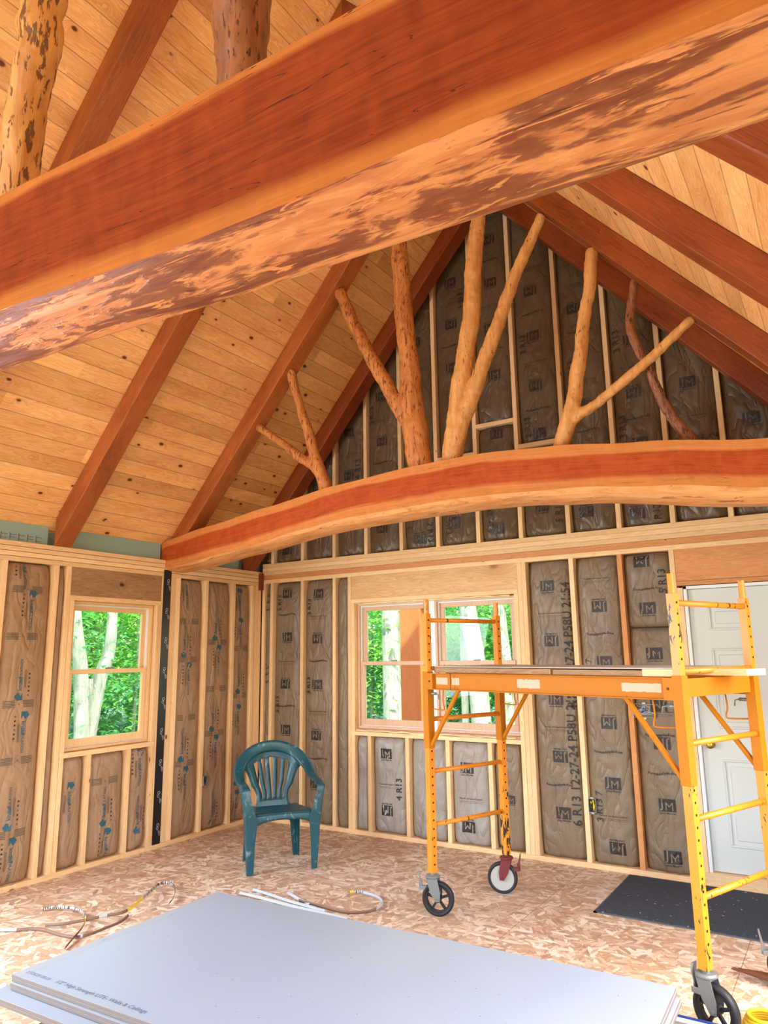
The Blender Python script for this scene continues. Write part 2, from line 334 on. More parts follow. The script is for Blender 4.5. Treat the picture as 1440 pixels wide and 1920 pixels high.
# ------------------------------------------------------------------ mesh helpers
class MB:
    def __init__(s): s.v = []; s.f = []; s.uv = []; s.m = []
    def quad(s, pts, uvs=None, mi=0):
        i = len(s.v); s.v += [tuple(p) for p in pts]; s.f.append(tuple(range(i, i+len(pts)))); s.m.append(mi)
        s.uv.append(uvs)
    def box(s, lo, hi, mi=0, M=None):
        x0, y0, z0 = lo; x1, y1, z1 = hi
        P = [Vector(p) for p in ((x0, y0, z0), (x1, y0, z0), (x1, y1, z0), (x0, y1, z0), (x0, y0, z1), (x1, y0, z1), (x1, y1, z1), (x0, y1, z1))]
        if M is not None: P = [M @ p for p in P]
        i = len(s.v); s.v += [tuple(p) for p in P]
        for f in ((0, 3, 2, 1), (4, 5, 6, 7), (0, 1, 5, 4), (1, 2, 6, 5), (2, 3, 7, 6), (3, 0, 4, 7)):
            s.f.append(tuple(i+k for k in f)); s.m.append(mi); s.uv.append(None)
    def add(s, verts, faces, mi=0):
        i = len(s.v); s.v += [tuple(p) for p in verts]
        for f in faces: s.f.append(tuple(i+k for k in f)); s.m.append(mi); s.uv.append(None)
    def tube(s, pts, rad, n=10, mi=0, caps=True, squash=None):
        pts = [Vector(p) for p in pts]; rings = []; prev = None
        rr = rad if isinstance(rad, (list, tuple)) else [rad]*len(pts)
        for k, p in enumerate(pts):
            d = (pts[min(k+1, len(pts)-1)]-pts[max(k-1, 0)]).normalized()
            if prev is None:
                a = Vector((0, 0, 1)) if abs(d.z) < .9 else Vector((1, 0, 0)); x = d.cross(a).normalized()
            else: x = (prev-d*prev.dot(d)).normalized()
            prev = x; y = d.cross(x)
            rings.append([p+(x*math.cos(2*math.pi*j/n)+y*math.sin(2*math.pi*j/n))*rr[k] for j in range(n)])
        V = [q for r in rings for q in r]; F = []
        for k in range(len(pts)-1):
            for j in range(n): F.append((k*n+j, k*n+(j+1) % n, (k+1)*n+(j+1) % n, (k+1)*n+j))
        if caps: F.append(tuple(range(n-1, -1, -1))); F.append(tuple((len(pts)-1)*n+j for j in range(n)))
        s.add(V, F, mi)
    def build(s, name, mats, parent=None, grain=None, smooth=False, bevel=0, origin=None):
        me = bpy.data.meshes.new(name); me.from_pydata([tuple(v) for v in s.v], [], s.f)
        if not isinstance(mats, (list, tuple)): mats = [mats]
        for m in mats: me.materials.append(m)
        g = Vector(grain) if grain else None
        uvl = me.uv_layers.new(name='UVMap'); ro = random.random()*20
        for pi, p in enumerate(me.polygons):
            p.material_index = s.m[pi]; p.use_smooth = smooth
            given = s.uv[pi]
            gg = g
            if gg is None: gg = Vector((0, 0, 1))
            nn = p.normal; cr = nn.cross(gg)
            if cr.length < .2: cr = Vector((gg.z, gg.x, gg.y))
            cr.normalize()
            for li, vi in zip(p.loop_indices, p.vertices):
                if given is not None: uvl.data[li].uv = given[list(p.vertices).index(vi)]
                else:
                    c = me.vertices[vi].co
                    uvl.data[li].uv = (c.dot(gg)+ro, c.dot(cr)+ro*.37)
        o = bpy.data.objects.new(name, me); C.objects.link(o)
        if origin is not None:
            org = Vector(origin); me.transform(Matrix.Translation(-org)); o.location = org
        if parent is not None:
            o.parent = parent
        if bevel:
            md = o.modifiers.new('bevel', 'BEVEL'); md.width = bevel; md.segments = 2; md.limit_method = 'ANGLE'
        return o
def tag(o, label=None, cat=None, group=None, kind=None):
    if label: o['label'] = label
    if cat: o['category'] = cat
    if group: o['group'] = group
    if kind: o['kind'] = kind
    return o
def empty(name, loc=(0, 0, 0), rz=0):
    o = bpy.data.objects.new(name, None); C.objects.link(o); o.location = loc; o.rotation_euler = (0, 0, rz); return o
def kid(o, parent):                   # parent something built in world coordinates
    o.parent = parent; o.matrix_parent_inverse = (Matrix.Translation(parent.location) @ parent.rotation_euler.to_matrix().to_4x4()).inverted(); return o
def spline(pts, per=6):
    P = [Vector(p) for p in pts]; out = []
    for i in range(len(P)-1):
        a, b, c, d = P[max(i-1, 0)], P[i], P[i+1], P[min(i+2, len(P)-1)]
        for k in range(per):
            t = k/per; out.append(.5*((2*b)+(-a+c)*t+(2*a-5*b+4*c-d)*t*t+(-a+3*b-3*c+d)*t**3))
    out.append(P[-1]); return out
def board(name, lo, hi, m, label, cat, grain, group=None, bevel=.002, parent=None):
    b = MB(); b.box(lo, hi); o = b.build(name, m, parent, grain=grain, bevel=bevel, origin=((lo[0]+hi[0])/2, (lo[1]+hi[1])/2, lo[2]))
    if parent is None: tag(o, label, cat, group)
    return o

# text outlines as flat meshes
_tc = {}
def text2d(body, size=1.0, bold=0.0):
    k = (body, bold)
    if k not in _tc:
        cu = bpy.data.curves.new('t', 'FONT'); cu.body = body; cu.size = 1; cu.resolution_u = 2; cu.offset = bold
        o = bpy.data.objects.new('t', cu); C.objects.link(o); bpy.context.view_layer.update()
        me = bpy.data.meshes.new_from_object(o.evaluated_get(bpy.context.evaluated_depsgraph_get()))
        V = [(v.co.x, v.co.y) for v in me.vertices]; F = [tuple(p.vertices) for p in me.polygons]
        bpy.data.objects.remove(o); bpy.data.curves.remove(cu); bpy.data.meshes.remove(me)
        if V:
            cx = (min(v[0] for v in V)+max(v[0] for v in V))/2; cy = (min(v[1] for v in V)+max(v[1] for v in V))/2
            V = [(a-cx, b-cy) for a, b in V]
        _tc[k] = (V, F)
    V, F = _tc[k]; return [(a*size, b*size) for a, b in V], F
class Ink:                             # collects flat marks in wall coordinates (s, t)
    def __init__(s): s.items = []
    def put(s, V, F, c, ang, mi, lift=0):
        ca, sa = math.cos(ang), math.sin(ang)
        s.items.append(([(c[0]+a*ca-b*sa, c[1]+a*sa+b*ca) for a, b in V], F, mi, lift))
    def text(s, body, c, size, ang=0, mi=0, bold=0, lift=0, wave=0, off=(0, 0)):
        V, F = text2d(body, size, bold)
        V = [(a+off[0], b+off[1]+(math.sin(a*40)*wave)) for a, b in V]; s.put(V, F, c, ang, mi, lift)
    def rect(s, c, w, h, ang=0, mi=0, off=(0, 0), lift=0, nx=4, ny=3):
        V = [(off[0]-w/2+w*i/nx, off[1]-h/2+h*j/ny) for j in range(ny+1) for i in range(nx+1)]
        F = [(j*(nx+1)+i, j*(nx+1)+i+1, (j+1)*(nx+1)+i+1, (j+1)*(nx+1)+i) for j in range(ny) for i in range(nx)]
        s.put(V, F, c, ang, mi, lift)
    def poly(s, pts, c, ang=0, mi=0, lift=0): s.put(pts, [tuple(range(len(pts)))], c, ang, mi, lift)

# ================================================================== STRUCTURE
M = 1.165; TB = 2.705; XR = 2.80; OFF = .23; W = 5.6; YB = -8.3; HW = 2.56
def roof(x): return TB+M*x if x <= XR else TB+M*(2*XR-x)
b = MB(); b.box((-.2, YB-.1, -.1), (W+.2, .2, 0)); tag(b.build('floor', OSB), kind='structure')
# ceiling: two pitched planes of boards
b = MB(); L0 = -.14; sl = math.sqrt(1+M*M)
for sgn in (1, -1):
    xe = L0 if sgn == 1 else W-L0
    p = [(xe, YB-.1, roof(L0)), (XR, YB-.1, roof(XR)), (XR, .12, roof(XR)), (xe, .12, roof(L0))]
    if sgn == -1: p = p[::-1]
    sv = lambda q: (q[1]+20, abs(q[0]-XR)*sl+(.03 if sgn == 1 else .08)+10)
    b.quad(p, [sv(q) for q in p])
    t = Vector((0, 0, .2)); q = [Vector(k)+t for k in p][::-1]; b.quad(q, [(0, 0)]*4, 1)
tag(b.build('ceiling', [CEIL, SHEATH]), kind='structure')

SD = .09                               # stud depth
def wall_pieces(rects): 
    b = MB()
    for lo, hi in rects: b.box(lo, hi)
    return b
wl = wall_pieces([((-.12, YB, 0), (-SD, -5.35, 2.6)), ((-.12, -5.35, 0), (-SD, -3.85, .9)), ((-.12, -5.35, 2.2), (-SD, -3.85, 2.6)), ((-.12, -3.85, 0), (-SD, -2.2, 2.476)),
                  ((-.12, -2.2, 0), (-SD, -1.35, .9)), ((-.12, -2.2, 2.06), (-SD, -1.35, 2.476)), ((-.12, -1.35, 0), (-SD, .12, 2.476))])
tag(wl.build('wall_left', SHEATH), kind='structure')
wb = wall_pieces([((-.12, SD, 0), (1.19, .12, 2.6)), ((1.19, SD, 0), (2.84, .12, .905)), ((1.19, SD, 2.085), (2.84, .12, 2.6)), ((2.84, SD, 0), (4.18, .12, 2.6)), ((4.18, SD, 2.08), (5.14, .12, 2.6)), ((5.14, SD, 0), (5.72, .12, 2.6))])
wb.quad([(-.12, .1, 2.6), (W+.12, .1, 2.6), (XR, .1, roof(XR)+.1)])
wb.quad([(-.12, .12, 2.6), (XR, .12, roof(XR)+.1), (W+.12, .12, 2.6)])
tag(wb.build('wall_back', SHEATH), kind='structure')
wr = wall_pieces([((W, -8.3, 0), (W+.12, -4.9, 2.6)), ((W, -4.9, 0), (W+.12, -1.5, .7)), ((W, -4.9, 2.3), (W+.12, -1.5, 2.6)), ((W, -1.5, 0), (W+.12, .12, 2.6))])
tag(wr.build('wall_right', KN_P), kind='structure')
wf = wall_pieces([((-.12, -8.42, 0), (.4, -8.3, 2.6)), ((.4, -8.42, 2.75), (W+.12, -8.3, 2.95)), ((4.9, -8.42, 0), (W+.12, -8.3, 2.6)), ((-.12, -8.42, 2.6), (.4, -8.3, 2.95)),
                  ((.4, -8.42, 2.95), (1.4, -8.3, 4.1)), ((4.2, -8.42, 2.95), (5.2, -8.3, 4.1))])
wf.quad([(.8, -8.3, 4.75), (W-.8, -8.3, 4.75), (XR, -8.3, roof(XR))])
tag(wf.build('wall_front', KN_P), kind='structure')

# ================================================================== LUMBER (labels by place, since they are alike)
ORD = ['first', 'second', 'third', 'fourth', 'fifth', 'sixth', 'seventh', 'eighth', 'ninth', 'tenth', 'eleventh', 'twelfth', 'thirteenth', 'fourteenth']
def lum(name, lo, hi, label, grain, m=None, cat='lumber', group=None):
    return board(name, lo, hi, m or PINE, label, cat, grain, group)
T = .038
# left wall
for i, (z0, dx) in enumerate(((2.326, 0), (2.364, .002), (2.402, -.001), (2.440, .003))):
    lum('wall_plate', (-SD+dx, -8.3, z0), (dx, 0, z0+.0345), 'long pine plate on top of the left wall, %s from the bottom of four' % ORD[i], (0, 1, 0), group='plates along the top of the left wall', cat='plate')
lum('sole_plate', (-SD, -8.3, 0), (0, 0, T), 'pine bottom plate on the floor along the left window wall', (0, 1, 0), cat='plate')
ls = [(-3.57, 'at the far left edge beyond the outermost batt'), (-3.17, 'left of the outermost printed batt'), (-2.785, 'left of the wide batt beside the single window'), (-2.366, 'a narrow batt away from the left side of the single window'), (-.772, 'first to the right of the doubled post beside the black strip'), (-.402, 'second to the right of the doubled post beside the black strip')]
for y, d in ls:
    lum('wall_stud', (-SD, y-T/2, T), (0, y+T/2, 2.326), 'pine stud, left wall, '+d, (0, 0, 1), cat='stud', group='studs in the left wall')
for y0, tw, d in ((-.139, T, 'left one of the pair at the room corner'), (-.092, .09, 'right one of the pair at the room corner')):
    lum('wall_stud', (-SD, y0, T), (0, y0+tw, 2.326), 'pine stud ending the left wall, '+d, (0, 0, 1), cat='stud', group='studs in the left wall')
for y0, z1, d in ((-2.277, 2.326, 'outer full height stud left of the single window'), (-2.236, 2.06, 'inner shorter stud left of the single window'), (-1.366, 2.06, 'short stud hugging the right side of the single window'), (-1.216, 2.326, 'left half of the doubled post right of the black strip'), (-1.16, 2.326, 'right half of the doubled post right of the black strip')):
    lum('wall_stud', (-SD, y0, T), (.001, y0+T+(.016 if y0 > -1.25 else 0), z1), 'pine '+d, (0, 0, 1), cat='stud')
lum('wall_stud', (-SD, -1.325, T), (0, -1.215, 2.326), 'pine stud mostly covered by the black membrane strip', (0, 0, 1), cat='stud')
lum('window_header', (-SD, -2.237, 2.098), (-.002, -1.326, 2.326), 'weathered grey brown header board above the single left window', (0, 1, 0), PINE_D, 'header')
lum('header_plate', (-SD, -2.237, 2.06), (.003, -1.326, 2.098), 'light flat board under the weathered header over the left window', (0, 1, 0), cat='plate')
lum('rough_sill', (-SD, -2.23, .85), (.004, -1.335, .888), 'light flat sill board under the single left window', (0, 1, 0), cat='sill')
for y, d in ((-1.97, 'left'), (-1.59, 'right')):
    lum('cripple_stud', (-SD, y-T/2, T), (0, y+T/2, .85), 'short pine stud under the single left window, the %s one' % d, (0, 0, 1), cat='stud', group='short studs under the left window')
# black membrane strip
b = MB(); b.box((.001, -1.311, .038), (.006, -1.226, 2.385)); st = tag(b.build('membrane_strip', BLACK, bevel=.001, origin=(0, -1.27, .04)), 'long black shiny membrane strip with small white marks beside the left window', 'strip')
ik = MB()
for k in range(9):
    z = 2.27-k*.262; yc = -1.262-.004*(k % 2)
    for (r, cz, cy) in ((.014, .018, .004), (.012, -.008, -.002)):
        P = [(cy+yc+r*math.cos(a*.5236), z+cz+r*math.sin(a*.5236)) for a in range(13)]
        for a in range(12):
            p, q = P[a], P[a+1]; c0 = (cy+yc, z+cz); sc = lambda w: (c0[0]+(w[0]-c0[0])*.72, c0[1]+(w[1]-c0[1])*.72)
            i, j = sc(p), sc(q); ik.quad([(.0068, *p), (.0068, *q), (.0068, *j), (.0068, *i)])
    for s_ in range(3):
        y0 = yc+.006+s_*.009; z0 = z-.022-.006*s_; y1 = y0+.013; z1 = z0-.05+.012*s_
        ik.quad([(.0068, y0, z0), (.0068, y0+.003, z0), (.0068, y1+.003, z1), (.0068, y1, z1)])
kid(ik.build('printed_marks', INK_W), st)
for xa in (-.14, W+.10):
    b = MB(); b.box((xa, -8.3, 2.44), (xa+.04, .1, 2.60)); tag(b.build('trim_3' if xa < 0 else 'trim_4', FOAM), kind='structure')
# foam boards above the plate between rafters
for y0, y1, d in ((-3.44, -2.42, 'printed one at the left picture edge'), (-2.25, -1.3, 'between the free rafter and the curved tie'), (-1.0, -.28, 'behind the curved tie near the corner')):
    fb = board('foam_board', (-.085, y0+.01, 2.478), (-.06, y1-.01, 2.63), FOAM, 'blue green foam board at the eave, '+d, 'foam board', (0, 1, 0), 'foam boards at the eave')
    if y0 < -3:
        k = MB()
        for j in range(7):
            yy = -2.95+j*.07; k.box((-.0605, yy, 2.50+.01*(j % 2)), (-.059, yy+.045, 2.503+.01*(j % 2))); k.box((-.0605, yy, 2.49), (-.059, yy+.004, 2.545)); k.box((-.0605, yy, 2.53), (-.059, yy+.05, 2.533))
        kid(k.build('printed_marks', INK), fb)
# back wall
for z0, z1, dy, m, d in ((2.350, 2.388, 0, PINE, 'lowest, directly on the studs'), (2.389, 2.437, .006, PINE_R, 'slightly recessed reddish one'), (2.438, 2.477, -.002, PINE, 'third from the bottom'), (2.478, 2.517, 0, PINE, 'fourth from the bottom'), (2.518, 2.558, .001, PINE, 'topmost, under the gable batts')):
    lum('wall_plate', (.01, dy, z0), (W, SD, z1), 'long plate across the back wall, '+d, (1, 0, 0), m, cat='plate', group='plates across the back wall')
lum('sole_plate', (0, -.004, 0), (4.16, SD, T), 'pine bottom plate on the floor along the back wall', (1, 0, 0), cat='plate')
bs = [(.145, 'first from the corner'), (.549, 'second from the corner'), (.952, 'third from the corner'), (3.346, 'first right of the double window, with outlet box'), (3.735, 'knotty second right of the double window'), (4.125, 'full height one beside the white door')]
lum('wall_stud', (.012, 0, T), (.05, SD, 2.35), 'upright pine stud of the back wall right in the room corner', (0, 0, 1), cat='stud', group='studs in the back wall')
for x, d in bs:
    lum('wall_stud', (x-T/2, 0, T), (x+T/2, SD, 2.35), 'pine stud in the back wall, '+d, (0, 0, 1), PINE_R if 3.7 < x < 3.8 else PINE, cat='stud', group='studs in the back wall')
for x0, z1, d in ((1.117, 2.35, 'outer full height stud left of the double window'), (1.156, 2.09, 'inner stud left of the double window'), (2.838, 2.09, 'inner stud right of the double window'), (2.878, 2.35, 'middle stud right of the double window'), (2.917, 2.35, 'outer stud right of the double window'), (4.145, 2.06, 'short stud hugging the left jamb of the white door')):
    lum('wall_stud', (x0, -.001, T), (x0+T, SD, z1), 'pine '+d, (0, 0, 1), cat='stud')
lum('window_header', (1.156, .003, 2.128), (2.877, SD, 2.35), 'wide golden header beam with knots above the double window', (1, 0, 0), PINE_O, 'header')
lum('header_plate', (1.156, -.003, 2.09), (2.877, SD, 2.128), 'thin flat board under the header of the double window', (1, 0, 0), cat='plate')
lum('window_header', (4.145, .003, 2.11), (W, SD, 2.35), 'darker brown header beam above the white door', (1, 0, 0), PINE_R, 'header')
lum('header_plate', (4.145, -.003, 2.075), (W, SD, 2.108), 'thin flat board between the door header and the white door', (1, 0, 0), PINE_R, cat='plate')
lum('rough_sill', (1.156, -.004, .865), (2.877, SD, .9), 'light flat sill board under the double window', (1, 0, 0), cat='sill')
lum('door_threshold', (4.16, -.01, 0), (5.25, .1, .085), 'light timber threshold below the white door', (1, 0, 0), cat='threshold')
for i, x in enumerate((1.355, 1.758, 2.163, 2.56)):
    lum('cripple_stud', (x-T/2, 0, T), (x+T/2, SD, .865), 'short pine stud under the double window, %s from the left' % ORD[i], (0, 0, 1), cat='stud', group='short studs under the double window')
gx = [.145, .546, .95, 1.334, 1.736, 2.128, 2.532, 2.93, 3.345, 3.755, 4.16, 4.565, 4.97, 5.37]
for i, x in enumerate(gx):
    b = MB(); zt = [roof(x-T/2)-.02, roof(x+T/2)-.02]
    p = [(x-T/2, 0), (x+T/2, 0), (x+T/2, SD), (x-T/2, SD)]
    lo = [(a, c, 2.558) for a, c in p]; hi = [(p[0][0], p[0][1], zt[0]), (p[1][0], p[1][1], zt[1]), (p[2][0], p[2][1], zt[1]), (p[3][0], p[3][1], zt[0])]
    b.add(lo+hi, [(0, 3, 2, 1), (4, 5, 6, 7), (0, 1, 5, 4), (1, 2, 6, 5), (2, 3, 7, 6), (3, 0, 4, 7)])
    tag(b.build('gable_stud', PINE, grain=(0, 0, 1), bevel=.002, origin=(x, 0, 2.558)), 'pine stud in the gable above the plates, %s from the left corner' % ORD[i], 'stud', 'studs in the gable')
for x0, x1, z, d in ((2.147, 2.513, 3.35, 'low one behind the foot of the forked golden posts'), (2.551, 2.911, 3.60, 'highest one, between two batts'), (2.949, 3.326, 3.345, 'low one right of the forked golden posts')):
    lum('blocking', (x0, 0, z), (x1, SD, z+T), 'short pine block in the gable, '+d, (1, 0, 0), cat='block', group='horizontal blocks in the gable')
# corner metal strap and brown peg
board('corner_peg', (.0, -.05, 2.28), (.035, -.008, 2.46), CHERRY2, 'rusty brown strap piece at the top of the room corner', 'strap', (0, 0, 1))

# ================================================================== INSULATION BATTS
JM = [(0.34,2.23,'i'),(0.35,1.79,'u'),(0.33,1.32,'i'),(0.34,0.88,'u'),(0.75,2.21,'u'),(0.74,1.76,'i'),(0.74,1.32,'u'),(0.73,0.84,'i'),(0.72,0.40,'u'),(3.13,2.14,'u'),(3.14,1.69,'i'),(3.15,1.23,'u'),(3.16,0.79,'i'),(3.16,0.37,'u'),(3.55,1.95,'i'),(3.56,1.52,'u'),(3.56,1.06,'i'),(3.56,0.62,'u'),(3.56,0.16,'i'),(3.90,2.28,'i'),(3.92,1.92,'u'),(3.94,1.58,'u'),(3.94,1.2,'i'),(3.94,0.93,'i'),(3.94,0.50,'u'),(3.95,0.15,'u'),(1.54,0.72,'u'),(1.53,0.23,'i'),(2.34,0.65,'u'),(2.34,0.18,'i'),(2.72,0.43,'u'),
      (1.52,2.79,'i'),(1.93,2.65,'i'),(0.34,2.68,'i'),(1.53,3.66,'i'),(1.13,3.37,'i'),(1.13,3.82,'u'),(1.52,4.13,'u'),(2.30,2.77,'u'),(2.72,2.66,'i'),(3.13,2.81,'u'),(3.5,2.72,'i'),(3.9,2.66,'i'),(2.33,5.12,'u'),(2.33,4.68,'i'),(2.32,4.25,'u'),(2.32,3.8,'i'),(1.93,4.6,'u'),(1.93,4.1,'i'),(1.93,3.65,'u'),(2.75,5.43,'i'),(2.75,4.99,'u'),(2.73,4.54,'i'),(2.75,4.08,'u'),(2.74,3.52,'i'),(3.13,5.2,'u'),(3.13,4.79,'i'),(3.13,4.36,'u'),(3.13,3.89,'i'),(3.14,3.46,'u'),(3.51,4.51,'i'),(3.55,4.10,'u'),(3.55,3.62,'i'),(3.96,4.11,'u'),(3.95,3.65,'i'),(3.97,3.23,'u'),(4.36,3.65,'u'),(4.40,3.15,'i'),(4.77,3.28,'u'),(.73,2.95,'u'),(.74,3.3,'i')]
TX = [(0.09,2.15,'2 R13',1,.075),(0.09,1.44,'1-2 R13',1,.075),(0.24,2.14,'5 R13',0,.07),(0.23,1.12,'5 R13',0,.07),(0.635,2.08,'3 R13',2,.07),(0.63,1.31,'3 R13',2,.07),(3.28,1.72,'R13 12-27-24 P58U 21:54',2,.095),(3.265,.82,'6 R13 12-27-24 P58U 21:54',2,.095),(4.04,2.12,'5 R13',2,.08),(1.66,0.42,'4 R13',2,.08),(3.445,0.45,'3 R13 7',2,.07),(3.43,1.5,'4 7',2,.07),
      (1.24,3.42,'4 R13',2,.09),(1.40,3.95,'2 R13',2,.08),(2.04,2.70,'2 R13',1,.08),(2.24,2.72,'R13',1,.08),(2.44,4.92,'3 R13 1',2,.07),(2.62,4.88,'2 R13',2,.08),(3.03,4.30,'3 R13',2,.08),(3.03,3.53,'3 R13',2,.08),(3.45,3.98,'R13',2,.08),(3.84,4.12,'3 R13',2,.085),(3.84,3.38,'3 R13',2,.085),(4.05,2.66,'R13',2,.08),(2.64,3.28,'21:53',1,.085),(2.65,2.76,'12-27-24',1,.08),(3.27,2.75,'5 R13',2,.08),(2.44,5.42,'23',2,.07),(4.42,4.0,'13',2,.08),(1.82,2.75,'13',2,.08),(4.5,3.2,'2',2,.08)]
KN = [(-2.62,2.28,'D'),(-2.55,1.98,'D'),(-2.59,1.44,'U'),(-2.54,1.09,'D'),(-2.60,0.54,'U'),(-2.56,0.22,'D'),(-2.14,0.53,'D'),(-1.80,0.42,'U'),(-1.76,0.13,'D'),(-1.5,.7,'D'),(-1.48,.3,'U'),(-1.01,2.20,'D'),(-1.03,1.73,'U'),(-0.96,1.42,'D'),(-1.01,0.81,'U'),(-0.96,0.50,'D'),(-0.64,1.89,'U'),(-0.59,1.58,'D'),(-0.64,1.04,'U'),(-0.59,0.74,'D'),(-0.62,0.20,'U'),(-0.30,2.15,'D'),(-0.29,1.85,'D'),(-0.3,1.37,'U'),(-0.29,1.0,'D'),(-0.3,.5,'U'),(-0.29,0.19,'D'),(-2.98,1.9,'D'),(-2.98,1.3,'U'),(-2.98,.7,'D')]
KG = [(-2.59,2.12),(-2.60,1.77),(-2.59,1.28),(-2.57,0.88),(-2.58,0.38),(-1.80,0.63),(-.98,1.93),(-.98,1.58),(-0.98,1.06),(-0.98,0.66),(-0.60,1.74),(-0.60,1.30),(-0.60,0.89),(-0.28,1.68),(-0.28,1.22)]
def batt(side, s0, s1, z0, zt, material, label, group, messy=1.0, seed=0, light=None):
    """side 'L': x=0 wall, s=y ; side 'B': y=0 wall, s=x. zt: number or function of s"""
    ztf = zt if callable(zt) else (lambda s: zt)
    w = s1-s0; nu = max(6, int(w/.022)); hmax = max(ztf(s0+w*k/8) for k in range(9))-z0; nv = max(8, int(hmax/.028))
    def f(s, z):
        a = (s-s0)/w; c = (z-z0)/max(.05, (ztf(s)-z0)); e = abs(2*a-1)**5; g = abs(2*c-1)**14
        d = -.010-.040*e-.03*g
        v = Vector((s*2.2, z*1.1, seed*3.7)); k = noise.noise(v)*.010*messy
        # creases: ridged noise, stronger near the bottom and top where the paper bunches
        r = 1-abs(noise.noise(Vector((s*5, z*2.2+s*3, seed*1.3)))*2); r2 = 1-abs(noise.noise(Vector((s*12+z*4, z*5, seed)))*2)
        bun = .35+1.1*math.exp(-max(0, z-z0)*5)+.5*math.exp(-max(0, ztf(s)-z)*7)
        return d+k+(r**3*.015+r2**3*.008)*messy*bun*(1-e)-.006
    def P(s, z, lift=0):
        d = f(s, z)+lift
        return (d, s, z) if side == 'L' else (s, -d, z)
    b = MB(); V = []
    for j in range(nv+1):
        for i in range(nu+1):
            s = s0+w*i/nu; z = z0+(ztf(s)-z0)*j/nv; V.append(P(s, z))
    F = []
    for j in range(nv):
        for i in range(nu):
            a = j*(nu+1)+i; q = (a, a+1, a+nu+2, a+nu+1); F.append(q if side == 'B' else q)
    # closed back so the batt has its real thickness
    n0 = len(V); rim = [i for i in range(nu+1)]+[j*(nu+1)+nu for j in range(1, nv+1)]+[nv*(nu+1)+i for i in range(nu-1, -1, -1)]+[j*(nu+1) for j in range(nv-1, 0, -1)]
    for i in rim:
        x, y, z = V[i]; V.append((-.088, y, z) if side == 'L' else (x, .088, z))
    R = len(rim)
    for k in range(R): F.append((rim[k], n0+k, n0+(k+1) % R, rim[(k+1) % R]))
    F.append(tuple(n0+k for k in range(R-1, -1, -1)))
    b.add(V, F); org = (0, (s0+s1)/2, z0) if side == 'L' else ((s0+s1)/2, 0, z0)
    o = b.build('insulation_batt', material, smooth=True, origin=org)
    for p in o.data.polygons[-(R+1):]: p.use_smooth = False
    tag(o, label, 'insulation', group)
    ik = Ink(); inside = lambda s, z, m=.03: s0+m < s < s1-m and z0+m < z < ztf(s)-m
    if side == 'B':
        for s, z, t in JM:
            if not inside(s, z, .02): continue
            sc = min(1, (w-.03)/.3) if w < .3 else 1; s = min(max(s, s0+.07), s1-.07); a = 0 if t == 'u' else math.pi; c = (s, z)
            ik.rect(c, .118*sc, .088*sc, a, 0); ik.text('J', c, .090*sc, a, 1, .006, .0012, off=(-.042*sc, .002)); ik.text('M', c, .084*sc, a, 1, .0, .0012, off=(.014*sc, -.008))
            ik.text('Johns Manville', c, .019*sc, a, 0, .01, off=(.0, -.058*sc))
            sg = 1 if t == 'i' else -1; zz = z+.225
            if w > .2 and t == 'i':
                m_ = (s0+s1)/2
                if inside(m_, zz, .05):
                    ik.text('Thermal and Sound Control', (m_, zz), .0185, 0, 0, .01); ik.rect((m_, zz-.022), .21, .002, 0, 0, ny=1); ik.rect((m_, zz-.032), .21, .0015, 0, 0, ny=1)
                if inside(m_, z-.215, .05): ik.text('Formaldehyde-Free', (m_, z-.215), .027, .03, 0, .02, wave=.0035)
        for s, z, t, k, sz in TX:
            if inside(s, z, .01) or (len(t) > 9 and s0 < s < s1 and z0 < z < z0+2.3):
                half = len(t)*.3*sz
                ik.text(t, (min(max(s, s0+.04), s1-.04), max(min(z, ztf(s)-half-.02), z0+min(half, .9)+.02)), sz, math.pi/2 if k != 1 else -math.pi/2, 0, .012)
    else:
        for s, z, t in KN:
            if not inside(s, z, .01): continue
            s = min(max(s, s0+.08), s1-.06) if w > .2 else (s0+s1)/2
            a = -math.pi/2 if t == 'D' else math.pi/2; c = (s, z)
            sc = .82
            ik.poly([(x*sc-.11, y*sc+.005) for x, y in ((-.03, -.035), (.035, -.035), (.035, .012), (.002, .042), (-.03, .02))], c, a, 2)
            ik.poly([(x*sc-.11, y*sc+.005) for x, y in ((.036, -.036), (.036, .0), (.005, -.018))], c, a, 1, .0015)
            ik.text('knauf', c, .046, a, 2, .012, off=(-.015, 0)); ik.text('INSULATION', c, .030, a, 2, .012, off=(.075, 0))
            for r_ in range(3): ik.rect(c, .13, .0025, a, 3, off=(.02, -.032-.006*r_), ny=1)
            for q in range(6): ik.rect(c, .013, .013, a, 0 if q % 3 else 3, off=(-.10+.031*q, -.068), nx=1, ny=1)
        for s, z in KG:
            if not inside(s, z, .04): continue
            ik.text('A', (s, z), .02, 0, 0)
            for q in (-1, 1):
                for r_ in range(5): ik.rect((s+q*.075, z+.022-.011*r_), .085, .0062, 0, 3, nx=3, ny=1)
    if ik.items:
        m = MB()
        for V2, F2, mi, lift in ik.items:
            big_ = max(p[1] for p in V2)-min(p[1] for p in V2) > .15
            ok = all(s0+.008 < p[0] < s1-.008 and z0+.005 < p[1] < ztf(p[0])-.005 for p in V2)
            if not ok:                # drop only the faces that leave the batt
                good = [s0+.008 < p[0] < s1-.008 and z0+.005 < p[1] < ztf(p[0])-.005 for p in V2]
                F2 = [q for q in F2 if all(good[i] for i in q)]
            if F2: m.add([P(p[0], p[1], lift+(.006 if big_ else .003)) for p in V2], F2, mi)
        if m.f: kid(m.build('printed_marks', [INK, material, INK_T, INK_F]), o)
    return o
